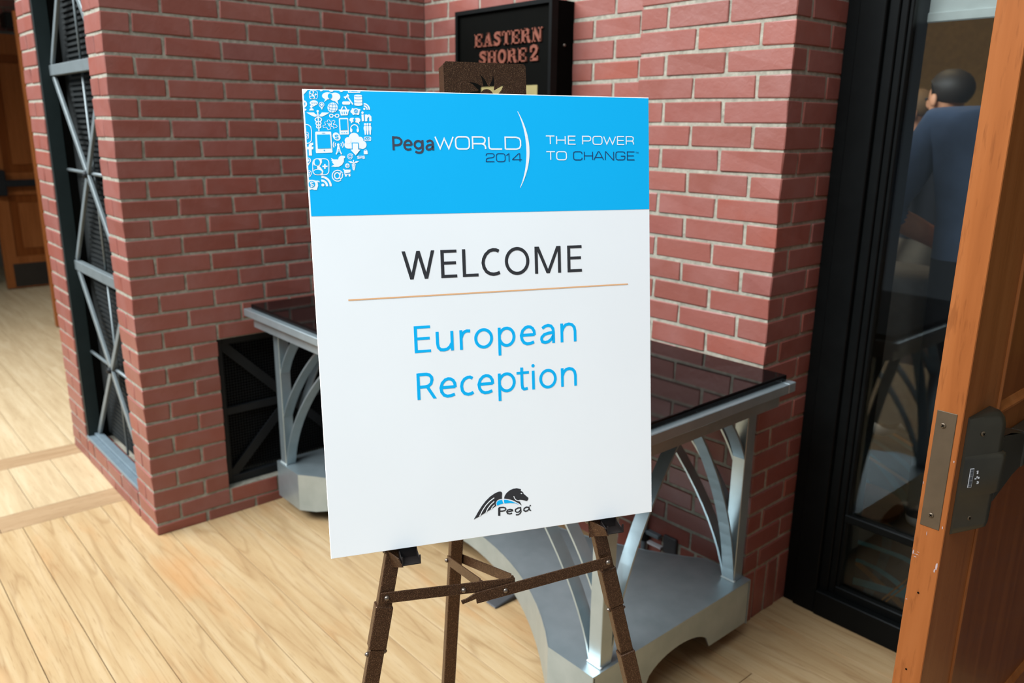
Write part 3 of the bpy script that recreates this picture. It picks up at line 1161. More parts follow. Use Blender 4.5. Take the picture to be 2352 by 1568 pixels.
for side in (-1, 1):
    sc = 0.095 if side < 0 else 0.463
    sl = SL * side
    tf = foot_t(sc + sl * 0.83, -0.016) - 0.012
    lg = leg_seg(EAS, sc, 0.745, sl, 0.06, 0.815, 0.0235, N0, N1, 'leg')
    leg_seg(lg, sc, 0.745, sl, 0.812, 0.884, 0.0285, N0 - 0.0025, N1 + 0.0015, 'sleeve')
    leg_seg(lg, sc, 0.745, sl, 0.884, 0.985, 0.0245, N0 - 0.0005, N1, 'tube')
    leg_seg(lg, sc, 0.745, sl, 0.976 if side > 0 else 1.06, tf, 0.0285, N0 - 0.0025, N1 + 0.0015, 'tube')
    leg_seg(lg, sc, 0.745, sl, 0.97, 1.09, 0.0245, N0 - 0.0005, N1, 'tube')
    ft_ = bp(sc + sl * (tf - 0.745), tf, -0.016)
    MB().rev((ft_.x, ft_.y, 0.0), (0, 0, 1), [(0, 0.018), (0.012, 0.018), (0.03, 0.014)], 14).build('rubber_foot', 'rubber', lg)
    for tt in (0.892,):
        sm_ = sc + sl * (tt - 0.745)
        for e in (-1, 1):
            screw(lg, bp(sm_ + e * 0.012, tt, -0.015), UX * e, 0.005, 0.006)
    # bracket that carries the board
    tb = BH + 0.001
    sb = sc + sl * (tb - 0.745)
    br = MB()
    bbox_(br, sb + 0.006, sb + 0.036, tb + 0.0165, tb + 0.018, -0.006, 0.026)
    bbox_(br, sb + 0.006, sb + 0.036, tb + 0.0005, tb + 0.018, -0.0065, -0.005)
    br.build('bracket', 'traymetal', lg)
    for so in (0.006, 0.0345):
        MB().prism([bp(sb + so, tb + t_, n_) for n_, t_ in ((-0.005, 0.002), (0.002, 0.006), (0.019, 0.011), (0.0225, 0.004), (0.026, 0.003), (0.026, 0.0165), (-0.005, 0.0165))], UX * 0.0015).build('bracket_cheek', 'traymetal', lg)
    gs = [bp(sb - 0.014, tb + 0.0015, -0.012), bp(sb + 0.0, tb + 0.006, 0.022), bp(sb + 0.006, tb + 0.020, 0.026), bp(sb - 0.004, tb + 0.030, -0.004), bp(sb - 0.013, tb + 0.034, -0.012)]
    MB().prism(gs, UX * 0.0018).build('gusset', 'hammer', lg)
    screw(lg, bp(sb - 0.0125, tb + 0.005, -0.014), -UX, 0.005, 0.006)

# header plate with sun cut-out
hs0, hs1, ht0, ht1 = 0.2185, 0.3545, -0.052, 0.075
sun_c = (0.2878, -0.0003)
outline = []
for k in range(10):
    for da, r_ in ((0, 0.0158), (2, 0.022), (3.5, 0.028), (1, 0.0365), (8, 0.031), (14, 0.027), (22, 0.021), (31, 0.0165)):
        an = math.radians(251 + 36 * k + da)
        outline.append((sun_c[0] + r_ * math.cos(an), sun_c[1] + r_ * math.sin(an)))
rect = [(hs0, ht0 + 0.004), (hs0 + 0.004, ht0), (hs1 - 0.004, ht0), (hs1, ht0 + 0.004), (hs1, ht1), (hs0, ht1)]
hm_ = MB()
Pf = [bp(*p, -0.0265) for p in rect]
Ph = [bp(*p, -0.0265) for p in outline]
nv, nh = len(Pf), len(Ph)
back_v = UN * -0.002
hm_.v = Pf + Ph + [p + back_v for p in Pf + Ph]
tot_ = nv + nh
for t in tessellate_polygon([Pf, Ph]):
    hm_.f.append(tuple(t))
    hm_.f.append(tuple(tot_ + i_ for i_ in reversed(t)))
for st_, ct_ in ((0, nv), (nv, nh)):
    for i_ in range(ct_):
        a_, b_ = st_ + i_, st_ + (i_ + 1) % ct_
        hm_.f.append((a_, b_, tot_ + b_, tot_ + a_))
hd = hm_.build('header_plate', 'hammer', EAS)
for ss_ in (hs0, hs1 - 0.002):
    fl = MB()
    bbox_(fl, ss_, ss_ + 0.002, ht0 + 0.004, ht1, -0.060, -0.0286)
    fl.build('flange', 'hammer', hd, bevel=0.0005)
MB().prism([bp(*p, -0.0285) for p in circle_pts(sun_c[0], sun_c[1], 0.0112, n=24)], UN * 0.002).build('sun_disc', 'hammer', hd)

# rear leg
P0 = Vector((1.924, -1.249, 1.577)) - UN * 0.03
PF = Vector((1.815, -1.285, 0.0))
rl = MB().bar(P0 + (PF - P0) * 0.07, P0 + (PF - P0) * 0.985, 0.0235, 0.020, UX).build('leg', 'hammer', EAS, bevel=0.0012)
MB().rev((PF.x, PF.y, 0.0), (0, 0, 1), [(0, 0.018), (0.012, 0.018), (0.03, 0.014)], 14).build('rubber_foot', 'rubber', rl)


def rl_at(z):
    u = (P0.z - z) / (P0.z - PF.z)
    return P0 + (PF - P0) * u


# front cross bars
cbl = MB()
cbl.bar(bp(0.075, 0.795, -0.0030), bp(0.302, 0.806, -0.0030), 0.0185, 0.0025, UY)
cb1 = cbl.build('crossbar', 'hammer', EAS, bevel=0.0006)
screw(cb1, bp(0.084, 0.7955, -0.0018), UN, 0.0055, 0.004)
screw(cb1, bp(0.2115, 0.803, -0.0018), UN, 0.0055, 0.006)
cbr = MB()
a_, b_ = bp(0.478, 0.795, 0.0), bp(0.232, 0.8205, 0.0)
cbr.bar(a_, b_, 0.0195, 0.0025, UY)
dirb = (b_ - a_).normalized()
perp = (UY - dirb * UY.dot(dirb)).normalized()
cbr.prism([b_ - perp * 0.0095 - UN * 0.00125, b_ + perp * 0.001 - UN * 0.00125, b_ + dirb * 0.024 + perp * 0.004 - UN * 0.00125,
           b_ + dirb * 0.026 - perp * 0.003 - UN * 0.00125, b_ + dirb * 0.016 - perp * 0.004 - UN * 0.00125], UN * 0.0025)
cb2 = cbr.build('crossbar', 'hammer', EAS, bevel=0.0004)
screw(cb2, bp(0.474, 0.7955, 0.0012), UN, 0.006, 0.004)
screw(cb2, bp(0.284, 0.8155, 0.0012), UN, 0.0055, 0.003)
# rear braces from the rear leg to the cross bars
ra = rl_at(0.715)
for e, tgt in ((-1, bp(0.243, 0.8005, -0.008)), (1, bp(0.298, 0.801, -0.008))):
    st = ra + UX * (0.013 * e) - UN * 0.004
    bx = MB().bar(st, tgt, 0.019, 0.002, (0, 0, 1)).build('brace', 'hammer', EAS, bevel=0.0005)
    screw(bx, st + UX * 0.001 * e, UX * e, 0.005, 0.005)
    MB().bar(tgt, tgt + UN * 0.004, 0.014, 0.006, (0, 0, 1)).build('hinge', 'hammer', bx, bevel=0.0006)

# ------------------------------------------------------------------ poster board
BRD = thing('poster_board', tuple(bp(BW / 2, BH, -0.003)), 'white welcome poster board with cyan header resting on the easel', 'poster')
bbox_(MB(), 0, BW, 0, BH, -0.005, 0).build('foam_board', 'paper', BRD, bevel=0.0004)
N_A, N_B, N_C, N_D = 0.00025, 0.0005, 0.00075, 0.001


def pm(n):
    return lambda x, y: bp(min(max(x / 1000, 0.0008), BW - 0.0006), min(max(y / 1000, 0.0008), BH - 0.0006), n)


mb = MB()
flat_mesh(mb, [[(1.8, 1.3), (BW * 1000 - 0.6, 1.3), (BW * 1000 - 0.6, 183.4), (1.8, 183.4)]], pm(N_A))
mb.build('header_band', 'blueprint', BRD)
mb = MB()
mono_text(mb, [('W', 131.8, 187.9), ('E', 195.3, 221.2), ('L', 230.3, 256.2), ('C', 261.4, 294.5), ('O', 300.8, 342.5), ('M', 351.9, 397.4), ('E', 408.9, 434.6)], 283.6, 43.8, 5.3, pm(N_A))
mb.build('welcome_lettering', 'darkprint', BRD)
for row, yb in (([('E', 147.6, 173.8), ('u', 182.2, 211.0), ('r', 220.9, 240.2), ('o', 245.2, 276.8), ('p', 285.1, 314.9), ('e', 322.2, 350.6), ('a', 357.0, 383.9), ('n', 393.9, 422.5)], 399.6),
                ([('R', 148.5, 181.1), ('e', 184.4, 213.3), ('c', 218.5, 243.1), ('e', 247.4, 276.2), ('p', 282.7, 313.0), ('t', 316.8, 335.6), ('i', 341.0, 347.0), ('o', 354.4, 385.4), ('n', 393.0, 421.6)], 474.8)):
    mb = MB()
    mono_text(mb, row, yb, 42.6, 4.95, pm(N_A))
    mb.build('subtitle_lettering', 'blueprint', BRD)
mb = MB()
flat_mesh(mb, [[(49, 309.6), (518.5, 307.0), (518.5, 309.2), (49, 311.8)]], pm(N_A))
mb.build('orange_rule', 'orangeprint', BRD)
mb = MB()
mono_text(mb, [('P', 127.8, 143.7), ('e', 144.2, 158.9), ('g', 160.4, 176.1), ('a', 178.4, 192.2)], 87.0, 20.8, 3.3, pm(N_B))
mb.build('title_lettering', 'slateprint', BRD)
mb = MB()
square_text(mb, [('W', 194.4, 223), ('O', 226.8, 248.6), ('R', 254, 275.5), ('L', 280.5, 302), ('D', 307.5, 333)], 84.8, 66.4, 2.3, pm(N_B))
mb.build('title_lettering', 'whiteprint', BRD)
mb = MB()
square_text(mb, [('T', 376.2, 391), ('H', 394.6, 409.5), ('E', 415, 427.5), ('P', 440, 454.5), ('O', 458.3, 474.5), ('W', 477.5, 499), ('E', 502.4, 514.5), ('R', 518.2, 532)], 76.6, 63.9, 1.7, pm(N_B))
square_text(mb, [('T', 376.4, 391.2), ('O', 394.2, 411)], 101.4, 88.6, 1.7, pm(N_B))
mb.build('tagline_lettering', 'whiteprint', BRD)
mb = MB()
arc_o, arc_i = [], []
for i in range(25):
    u = -1 + 2 * i / 24
    y = 26.4 + (145.2 - 26.4) * (i / 24)
    xo = 330.4 + (347.8 - 330.4) * (1 - u * u) + 0.4 * u
    wdt = 0.9 + 4.3 * (1 - u * u) ** 1.2
    arc_o.append((xo, y))
    arc_i.append((xo - wdt, y))
flat_mesh(mb, [[arc_o[i], arc_o[i + 1], arc_i[i + 1], arc_i[i]] for i in range(24)], pm(N_B))
mb.build('arc_mark', 'whiteprint', BRD)
mb = MB()
square_text(mb, [('2', 275, 288.5), ('0', 292, 306.5), ('1', 308.5, 317.5), ('4', 318.8, 334.5)], 104.2, 91.8, 1.3, pm(N_B))
mb.build('year_lettering', 'navyprint', BRD)
mb = MB()
square_text(mb, [('C', 423.4, 438.4), ('H', 442.4, 457.2), ('A', 459.4, 476.8), ('N', 480, 495), ('G', 499, 515.4), ('E', 519.8, 533)], 101.6, 88.5, 1.5, pm(N_B))
square_text(mb, [('T', 535.2, 537.3)], 91.0, 88.7, 0.45, pm(N_B))
flat_mesh(mb, stroke_polys([(538.0, 91), (538.2, 88.7), (539.2, 90.6), (540.2, 88.7), (540.4, 91)], 0.45), pm(N_B))
mb.build('tagline_lettering', 'navyprint', BRD)

# horse-and-wing emblem; artwork grid -> millimetres on the board
EMB = [(2352, 1294)]


def em(x, y):
    # artwork grid of the emblem (sheared upright)
    X = 0.0643706 * x - 0.0021046 * y + 206.856
    Y = 0.0086051 * x + 0.0637089 * y + 610.833
    return X, Y


def epoly(mb, pts, n):
    flat_mesh(mb, [pts], lambda x, y: pm(n)(*em(x, y)))


def estroke(mb, pts, wd, n, closed=False):
    flat_mesh(mb, stroke_polys(pts, wd, closed), lambda x, y: pm(n)(*em(x, y)))


mb = MB()
epoly(mb, [(445, 1085), (560, 880), (650, 735), (760, 590), (880, 470), (1010, 380), (1100, 340), (1150, 330), (1190, 345), (1205, 385), (1198, 460), (1200, 525),
           (1130, 540), (1075, 565), (1045, 610), (1030, 660), (1048, 715), (930, 795), (780, 885), (630, 980)], N_A)
epoly(mb, [(1255, 520), (1275, 445), (1320, 375), (1400, 305), (1500, 255), (1600, 243), (1720, 262), (1703, 300), (1770, 345), (1785, 385), (1850, 440), (1920, 500),
           (1915, 545), (1880, 588), (1830, 575), (1760, 560), (1690, 553), (1640, 565), (1640, 590), (1685, 605), (1740, 712), (1640, 640), (1500, 570), (1380, 535)], N_A)
for a0, a1, rx in ():
    pass
mb.build('emblem', 'darkprint', BRD)
mb = MB()
estroke(mb, [(600, 995), (670, 850), (760, 710), (870, 590), (990, 500)], 24, N_B)
estroke(mb, [(765, 905), (810, 800), (890, 690), (990, 597)], 24, N_B)
estroke(mb, [(905, 815), (945, 745), (1000, 690)], 22, N_B)
mb.build('emblem_highlight', 'paper', BRD)
mb = MB()
estroke(mb, [(1520, 455), (1535, 505), (1575, 555), (1640, 580), (1690, 590)], 20, N_B)
mb.build('emblem_highlight', 'paper', BRD)
mb = MB()
flat_mesh(mb, [circle_pts(1728, 382, 22, 15)], lambda x, y: pm(N_B)(*em(x, y)))
mb.build('emblem_eye', 'paper', BRD)
mb = MB()
epoly(mb, [(1072, 715), (1050, 665), (1070, 610), (1110, 572), (1200, 552), (1215, 600), (1240, 655), (1160, 675)], N_A)
epoly(mb, [(1268, 655), (1252, 600), (1255, 552), (1350, 560), (1480, 600), (1600, 650), (1675, 690), (1560, 650), (1420, 640)], N_A)
mb.build('emblem_saddle', 'blueprint', BRD)
mb = MB()
estroke(mb, [(1125, 985), (1125, 775)], 62, N_A)
estroke(mb, [(1110, 768), (1230, 758), (1290, 775), (1305, 810), (1280, 845), (1210, 862), (1130, 864)], 34, N_A)
estroke(mb, [(1345, 885), (1490, 850), (1480, 825), (1420, 815), (1350, 835), (1328, 880), (1350, 925), (1410, 938), (1475, 915)], 34, N_A)
estroke(mb, [(1720, 770), (1640, 775), (1570, 815), (1562, 860), (1600, 895), (1660, 885), (1700, 840), (1718, 770), (1720, 880), (1690, 930), (1640, 960), (1575, 962)], 34, N_A)
estroke(mb, [(1945, 760), (1870, 752), (1805, 790), (1795, 840), (1840, 868), (1900, 850), (1940, 800), (1945, 755), (1955, 830), (1995, 850)], 36, N_A)
flat_mesh(mb, [circle_pts(1975, 712, 20, 20)], lambda x, y: pm(N_A)(*em(x, y)))
mb.build('emblem_lettering', 'darkprint', BRD)

# ------------------------------------------------------------------ icon cluster in the header corner
W_, B_ = [], []              # white shapes, cyan shapes on top of them (millimetres)


def mA(x, y):
    return (0.0526698 * x - 0.0029532 * y - 2.5626, -0.0009007 * x + 0.0520 * y - 9.1894)


def mB(x, y):
    return (0.0570802 * x - 0.0032281 * y - 7.1977, 0.0001556 * x + 0.0568415 * y + 64.8757)


class Icon:
    def __init__(self, mp):
        self.mp = mp

    def add(self, dst, polys):
        for p in polys:
            dst.append([self.mp(*q) for q in p])

    def p(self, pts, d=None):
        self.add(W_ if d is None else d, [pts])

    def e(self, cx, cy, rx, ry=None, d=None, n=24):
        self.add(W_ if d is None else d, [circle_pts(cx, cy, rx, ry, n=n)])

    def s(self, pts, wd, closed=False, d=None):
        self.add(W_ if d is None else d, stroke_polys(pts, wd, closed))

    def arc(self, cx, cy, r, wd, a0, a1, d=None, ry=None):
        self.s(circle_pts(cx, cy, r, ry, a0, a1, 18) if a1 - a0 < 360 else circle_pts(cx, cy, r, ry), wd, a1 - a0 >= 360, d)

    def rr(self, x0, y0, x1, y1, r, d=None):
        self.p(rrect(x0, y0, x1, y1, r), d)


a, q = Icon(mA), Icon(mB)
a.p([(45, 175), (220, 185), (80, 350)])
# small lettered tile
a.s(rrect(252, 226, 474, 450, 60), 14, True)
a.e(312, 270, 68, 58); a.e(310, 268, 32, 40, B_); a.e(325, 410, 78, 50); a.e(320, 408, 50, 28, B_); a.p([(300, 310), (345, 315), (400, 375), (360, 400)])
a.p([(425, 285), (437, 318), (468, 330), (437, 342), (425, 375), (413, 342), (382, 330), (413, 318)])
for cx, r in ((575, 50), (850, 66), (1125, 66)):
    a.p(circle_pts(cx, 192, r, r, 0, 180, 14))
a.s([(1320, 190), (1325, 262), (1640, 262), (1645, 190)], 24)
a.s([(1345, 255), (1430, 195)], 16); a.s([(1625, 255), (1540, 195)], 16)
# speech bubbles
a.e(745, 365, 150, 100); a.e(950, 392, 148, 118); a.p([(690, 420), (655, 535), (770, 440)]); a.p([(930, 495), (1050, 605), (1015, 480)]); a.e(812, 372, 60, 74, B_)
a.e(1430, 1025, 80, 58); a.e(1572, 1038, 90, 70); a.p([(1390, 1070), (1398, 1132), (1450, 1080)]); a.p([(1570, 1098), (1635, 1168), (1620, 1085)]); a.e(1488, 1032, 35, 44, B_)
# gavel
a.p([(1185, 390), (1215, 372), (1225, 385), (1290, 335), (1278, 318), (1298, 303), (1350, 372), (1328, 390), (1318, 378), (1255, 425), (1262, 440), (1240, 458)])
a.p([(1288, 412), (1318, 388), (1462, 588), (1435, 612)]); a.rr(1150, 516, 1375, 606, 40)
# database
a.e(1590, 350, 112, 24); a.p([(1478, 352), (1702, 348), (1714, 612), (1488, 616)]); a.e(1601, 613, 113, 24)
for yy, xo in ((380, 0), (466, 4), (552, 8)):
    a.s([(1478 + xo, yy - 14), (1530 + xo, yy), (1590 + xo, yy + 4), (1655 + xo, yy), (1704 + xo, yy - 14)], 9, False, B_)
# signal arcs
a.e(1768, 722, 31); a.arc(1745, 745, 105, 40, -85, 0); a.arc(1745, 745, 165, 40, -88, 0)
# cropped magnifier, person with bubble, pin
a.arc(82, 592, 82, 50, -90, 90); a.e(88, 432, 20, 30); a.e(110, 745, 62, 32)
a.e(372, 560, 112, 74); a.p([(340, 620), (362, 665), (430, 615)]); a.e(305, 660, 38)
a.p(circle_pts(310, 768, 62, 66, 180, 360, 14))
for xx in (322, 376, 430):
    a.e(xx, 562, 13, None, B_)
a.arc(582, 606, 66, 18, 0, 360); a.e(582, 606, 36); a.p([(530, 655), (636, 655), (592, 748)]); a.p([(556, 650), (610, 650), (584, 664)], B_)
# globe
a.e(885, 686, 142)
a.s([(750, 660), (860, 692), (1010, 690)], 9, False, B_); a.s([(770, 735), (880, 770), (1005, 770)], 9, False, B_); a.s([(795, 590), (880, 612), (985, 602)], 9, False, B_)
a.s([(860, 548), (880, 620), (862, 740), (845, 822)], 9, False, B_); a.s([(935, 552), (968, 640), (960, 760), (925, 822)], 9, False, B_); a.s([(820, 560), (785, 640), (800, 760)], 9, False, B_)
# basket
a.s([(1120, 750), (1172, 655)], 34); a.s([(1280, 750), (1222, 652)], 34)
a.p([(1050, 742), (1350, 740), (1346, 778), (1330, 785), (1305, 900), (1112, 906), (1080, 785), (1062, 780)])
for xx in (1142, 1202, 1262):
    a.s([(xx, 800), (xx + 8, 862)], 18, False, B_)
# piggy banks
a.p([(1380, 780), (1410, 745), (1425, 695), (1465, 715), (1540, 700), (1610, 730), (1650, 730), (1668, 765), (1640, 770), (1630, 850), (1618, 890), (1575, 892), (1550, 880), (1490, 880), (1470, 893), (1440, 885), (1420, 845), (1385, 825)])
a.arc(1530, 788, 48, 16, 0, 360, B_)
a.s([(1555, 770), (1530, 758), (1508, 770), (1515, 786), (1545, 792), (1552, 808), (1530, 820), (1506, 808)], 11, False, B_)
q.p([(185, 1155), (300, 1145), (395, 1170), (440, 1168), (485, 1180), (492, 1215), (470, 1220), (455, 1195), (438, 1200), (452, 1300), (420, 1408), (352, 1408), (300, 1388), (238, 1408), (195, 1405)])
q.e(290, 1262, 86, None, B_)
Dl = []
q.s([(330, 1222), (290, 1205), (252, 1222), (262, 1256), (320, 1268), (330, 1300), (290, 1320), (250, 1302)], 22, False, Dl)
q.s([(288, 1190), (288, 1340)], 14, False, Dl)
# winged staffs
a.s([(476, 790), (494, 1050), (510, 1335)], 34); a.e(475, 786, 33)
a.p([(165, 822), (375, 820), (405, 862), (450, 880), (455, 936), (380, 942), (290, 900)]); a.p([(800, 826), (590, 820), (560, 862), (520, 885), (525, 936), (600, 936), (700, 890)])
for cy, rx, ry in ((1020, 88, 60), (1122, 70, 50), (1212, 58, 42)):
    a.arc(492 + (cy - 1020) * 0.05, cy, rx, 30, 0, 360, None, ry)
q.s([(1360, 650), (1374, 912)], 20); q.e(1360, 655, 15)
q.p([(1215, 676), (1300, 668), (1345, 700), (1342, 728), (1275, 715)]); q.p([(1510, 670), (1425, 666), (1376, 700), (1380, 728), (1445, 714)])
for cy, rx, ry in ((768, 42, 28), (818, 35, 26), (866, 26, 22)):
    q.arc(1366, cy, rx, 17, 0, 360, None, ry)
# chain
a.s(rrect(802, 872, 896, 954, 38), 26, True); a.s(rrect(958, 872, 1058, 954, 38), 26, True); a.s([(885, 912), (972, 912)], 22)
# puzzle piece
a.s([(665, 1088), (748, 1076), (740, 1038), (790, 1024), (820, 1070), (880, 1060), (908, 1038), (950, 1062), (944, 1108), (902, 1128), (912, 1166), (960, 1150), (1012, 1200), (1000, 1236),
     (908, 1260), (898, 1206), (832, 1212), (820, 1258), (842, 1280), (760, 1305), (722, 1230), (640, 1240), (614, 1190), (692, 1164)], 13, True)
a.s([(748, 1112), (796, 1200), (806, 1130), (846, 1190), (852, 1096)], 22)
# phone and tablet
a.p([(1056, 990), (1070, 976), (1300, 974), (1314, 988), (1338, 1420), (1324, 1434), (1090, 1436), (1078, 1424)])
a.p([(1090, 1012), (1284, 1010), (1302, 1308), (1106, 1314)], B_)
for xx in (1142, 1206, 1272):
    a.rr(xx - 18, 1376, xx + 18, 1392, 5, B_)
a.p([(405, 1370), (425, 1350), (825, 1350), (845, 1368), (882, 1920), (866, 1938), (440, 1945), (422, 1925)])
a.p([(450, 1432), (808, 1430), (836, 1815), (476, 1822)], B_); a.rr(585, 1386, 680, 1400, 6, B_); a.e(652, 1872, 18, None, B_)
# headphones
a.arc(1490, 1285, 105, 28, 180, 360, None, 120); a.e(1402, 1322, 33, 58); a.e(1586, 1320, 33, 58)
# two-letter mark
a.e(1718, 828, 36); a.p([(1688, 884), (1752, 880), (1762, 1066), (1698, 1070)]); a.p([(1784, 882), (1846, 880), (1856, 1066), (1792, 1070)])
a.s([(1828, 985), (1850, 930), (1900, 912), (1936, 950), (1944, 1068)], 66)
# three people
for cx in (1790, 1856, 1926):
    a.e(cx, 1150, 31); a.p([(cx - 40, 1240), (cx - 24, 1190), (cx + 24, 1190), (cx + 44, 1240), (cx + 42, 1300), (cx + 34, 1320), (cx + 30, 1445), (cx - 8, 1448), (cx - 18, 1340), (cx - 40, 1290)])
for cx in (1823, 1891):
    a.s([(cx - 10, 1205), (cx, 1260), (cx + 4, 1440)], 7, False, B_)
# cropped tile at the edge
a.s([(110, 1152), (215, 1158), (285, 1215), (306, 1330), (308, 1500), (296, 1608), (240, 1662), (130, 1672)], 22)
a.p([(140, 1250), (158, 1250), (162, 1340), (144, 1340)]); a.s(rrect(120, 1362, 225, 1545, 40), 14, True); a.s([(150, 1420), (190, 1420), (190, 1470), (150, 1480), (160, 1510), (195, 1500)], 16)
# round S tile
q.e(905, 18, 82); q.e(948, 72, 78); q.e(925, 45, 88)
q.s([(965, 18), (925, 4), (888, 18), (892, 44), (950, 56), (962, 82), (925, 100), (884, 84)], 24, False, B_)
# f
q.p([(222, 532), (218, 375), (180, 372), (178, 308), (216, 308), (222, 255), (252, 215), (330, 204), (333, 265), (298, 270), (290, 308), (338, 308), (334, 370), (292, 374), (300, 530)])
# mast
q.e(967, 248, 33); q.p([(950, 250), (985, 250), (1042, 462), (918, 462)]); q.s([(940, 430), (910, 498)], 32); q.s([(1022, 430), (1050, 498)], 32); q.p([(945, 466), (1012, 466), (1000, 430), (955, 430)], B_)
q.s([(955, 374), (992, 374)], 13, False, B_); q.s([(945, 410), (1005, 410)], 13, False, B_)
q.arc(968, 248, 78, 24, 148, 212); q.arc(968, 248, 128, 24, 145, 215); q.arc(968, 248, 78, 24, -32, 32); q.arc(968, 248, 128, 24, -35, 35)
# cloud with arrow
q.e(1215, 140, 84); q.e(1370, 75, 135); q.e(1520, 135, 96); q.e(1592, 250, 106); q.e(1222, 250, 100); q.p([(1215, 140), (1590, 140), (1590, 345), (1215, 350)])
q.p([(1310, 194), (1490, 194), (1502, 352), (1320, 354)], B_)
Da = []
q.p([(1334, 214), (1472, 214), (1482, 366), (1540, 374), (1416, 522), (1280, 374), (1338, 368)], Da)
# envelope, bag
q.s(rrect(1640, 46, 1808, 142, 22), 18, True); q.s([(1662, 62), (1726, 108), (1790, 60)], 14); q.s([(1662, 128), (1700, 98)], 14); q.s([(1788, 128), (1752, 98)], 14)
q.p([(1624, 402), (1724, 396), (1732, 490), (1630, 493)]); q.arc(1676, 398, 26, 12, 180, 360)


def at_sign(cx, cy, r):
    k = r / 140
    q.arc(cx, cy, r, 24 * k + 2, 50, 335)
    q.arc(cx - 12 * k, cy, 68 * k, 30 * k, 0, 360, None, 78 * k)
    q.s([(cx + 72 * k, cy - 88 * k), (cx + 52 * k, cy + 60 * k), (cx + 80 * k, cy + 82 * k), (cx + 120 * k, cy + 40 * k), (cx + 130 * k, cy - 50 * k)], 26 * k)


at_sign(950, 1046, 140); at_sign(1276, 546, 70); at_sign(205, 990, 84)
# SMS
for i, x0 in enumerate((1458, 1526, 1598)):
    if i == 1:
        q.s([(x0, 604), (x0 + 8, 535), (x0 + 30, 590), (x0 + 52, 532), (x0 + 62, 602)], 18)
    else:
        q.s([(x0 + 54, 548), (x0 + 28, 538), (x0 + 6, 550), (x0 + 14, 566), (x0 + 46, 574), (x0 + 52, 592), (x0 + 28, 602), (x0 + 2, 592)], 19)
# bird
q.p([(780, 590), (850, 625), (962, 626), (985, 562), (1040, 526), (1098, 534), (1152, 545), (1132, 562), (1150, 582), (1114, 602), (1110, 690), (1062, 770), (980, 815), (890, 822),
     (785, 806), (862, 758), (806, 705), (826, 692), (786, 655), (802, 644)])
# small globe, cart
q.e(1200, 788, 60); q.s([(1150, 775), (1200, 790), (1252, 780)], 8, False, B_); q.s([(1195, 735), (1210, 790), (1195, 842)], 8, False, B_); q.s([(1160, 815), (1240, 815)], 7, False, B_)
q.p([(1112, 892), (1286, 890), (1278, 962), (1132, 990)]); q.s([(1092, 876), (1118, 890), (1142, 1012), (1282, 1004)], 24); q.s([(1140, 990), (1240, 975)], 8, False, B_)
q.e(1166, 1046, 26); q.e(1258, 1044, 26)
# pin, cropped
q.arc(205, 655, 60, 18, 0, 360); q.e(205, 655, 32); q.p([(160, 700), (258, 695), (208, 788)]); q.p([(182, 700), (232, 698), (208, 714)], B_)
# large lettered tile
q.s(rrect(318, 612, 728, 1020, 105), 22, True)
q.p([(360, 620), (545, 620), (552, 700), (520, 770), (490, 800), (430, 802), (350, 775), (312, 700)]); q.e(428, 700, 66, 82, B_)
q.p([(425, 795), (492, 798), (540, 860), (588, 930), (572, 1005), (540, 1010), (330, 960), (345, 890), (430, 865)]); q.e(440, 945, 104, 55, B_); q.p([(318, 790), (420, 812), (420, 852), (330, 880)], B_)
q.s([(560, 806), (692, 806)], 40); q.s([(625, 745), (625, 870)], 40)
# large signal arcs
q.e(573, 1283, 38); q.arc(528, 1318, 152, 54, -88, 0); q.arc(528, 1318, 246, 54, -88, 0)

for nm, lst, mt, nn in (('icon_print', W_, 'whiteprint', N_B), ('icon_detail', B_, 'blueprint', N_C), ('currency_symbol', Dl, 'whiteprint', N_D), ('arrow_symbol', Da, 'whiteprint', N_D)):
    mb = MB()
    flat_mesh(mb, lst, pm(nn))
    mb.build(nm, mt, BRD)

# ------------------------------------------------------------------ sidelight window with black frame
WIN = thing('window_1', (2.15, FY, 0), 'tall glass sidelight in black frame between brick column and wooden door', 'window', kind='structure')
ZTOP = 2.12
for x0, x1, y0, y1 in ((CX1 + 0.0005, 1.806, 0.180, 0.30), (1.806, 1.881, 0.172, 0.30), (1.881, 1.910, 0.188, 0.30), (1.910, 1.930, 0.196, 0.30), (1.930, 1.942, 0.203, 0.30)):
    MB().box(x0, x1, y0, y1, 0, ZTOP).build('jamb', 'black', WIN, bevel=0.0025)
for x0, x1, y0 in ((2.455, 2.475, 0.196), (2.475, 2.548, 0.178)):
    MB().box(x0, x1, y0, 0.30, 0, ZTOP).build('jamb', 'black', WIN, bevel=0.0025)
MB().box(1.881, 2.475, 0.168, 0.196, 0, 0.085).build('bottom_rail', 'black', WIN, bevel=0.003)
MB().box(1.93, 2.475, 0.196, 0.236, 0, 0.112).build('bottom_rail', 'black', WIN, bevel=0.003)
MB().box(1.93, 2.475, 0.200, 0.236, 0.336, 0.362).build('mid_rail', 'black', WIN, bevel=0.003)
MB().box(1.935, 2.47, 0.216, 0.222, 0.112, 0.336).build('pane', 'glass', WIN)
MB().box(1.935, 2.47, 0.216, 0.222, 0.362, ZTOP).build('pane', 'glass', WIN)

# ------------------------------------------------------------------ open wooden door leaf
DX0, DX1, DY0, DY1 = 2.500, 2.545, -0.80, 0.165
D1 = thing('door_1', (2.52, -0.3, 0), 'open cherry wood panel door with dark bronze exit device at right edge', 'door', kind='structure')
DZ0, DZ1 = 0.008, 2.12
ST = 0.145                   # stile width
F = 0.0


def dbox(name, y0, y1, z0, z1, x0=DX0, x1=DX1, mat='door', bev=0.0012, par=None):
    return MB().box(x0, x1, y0, y1, z0, z1).build(name, mat, par or D1, bevel=bev)


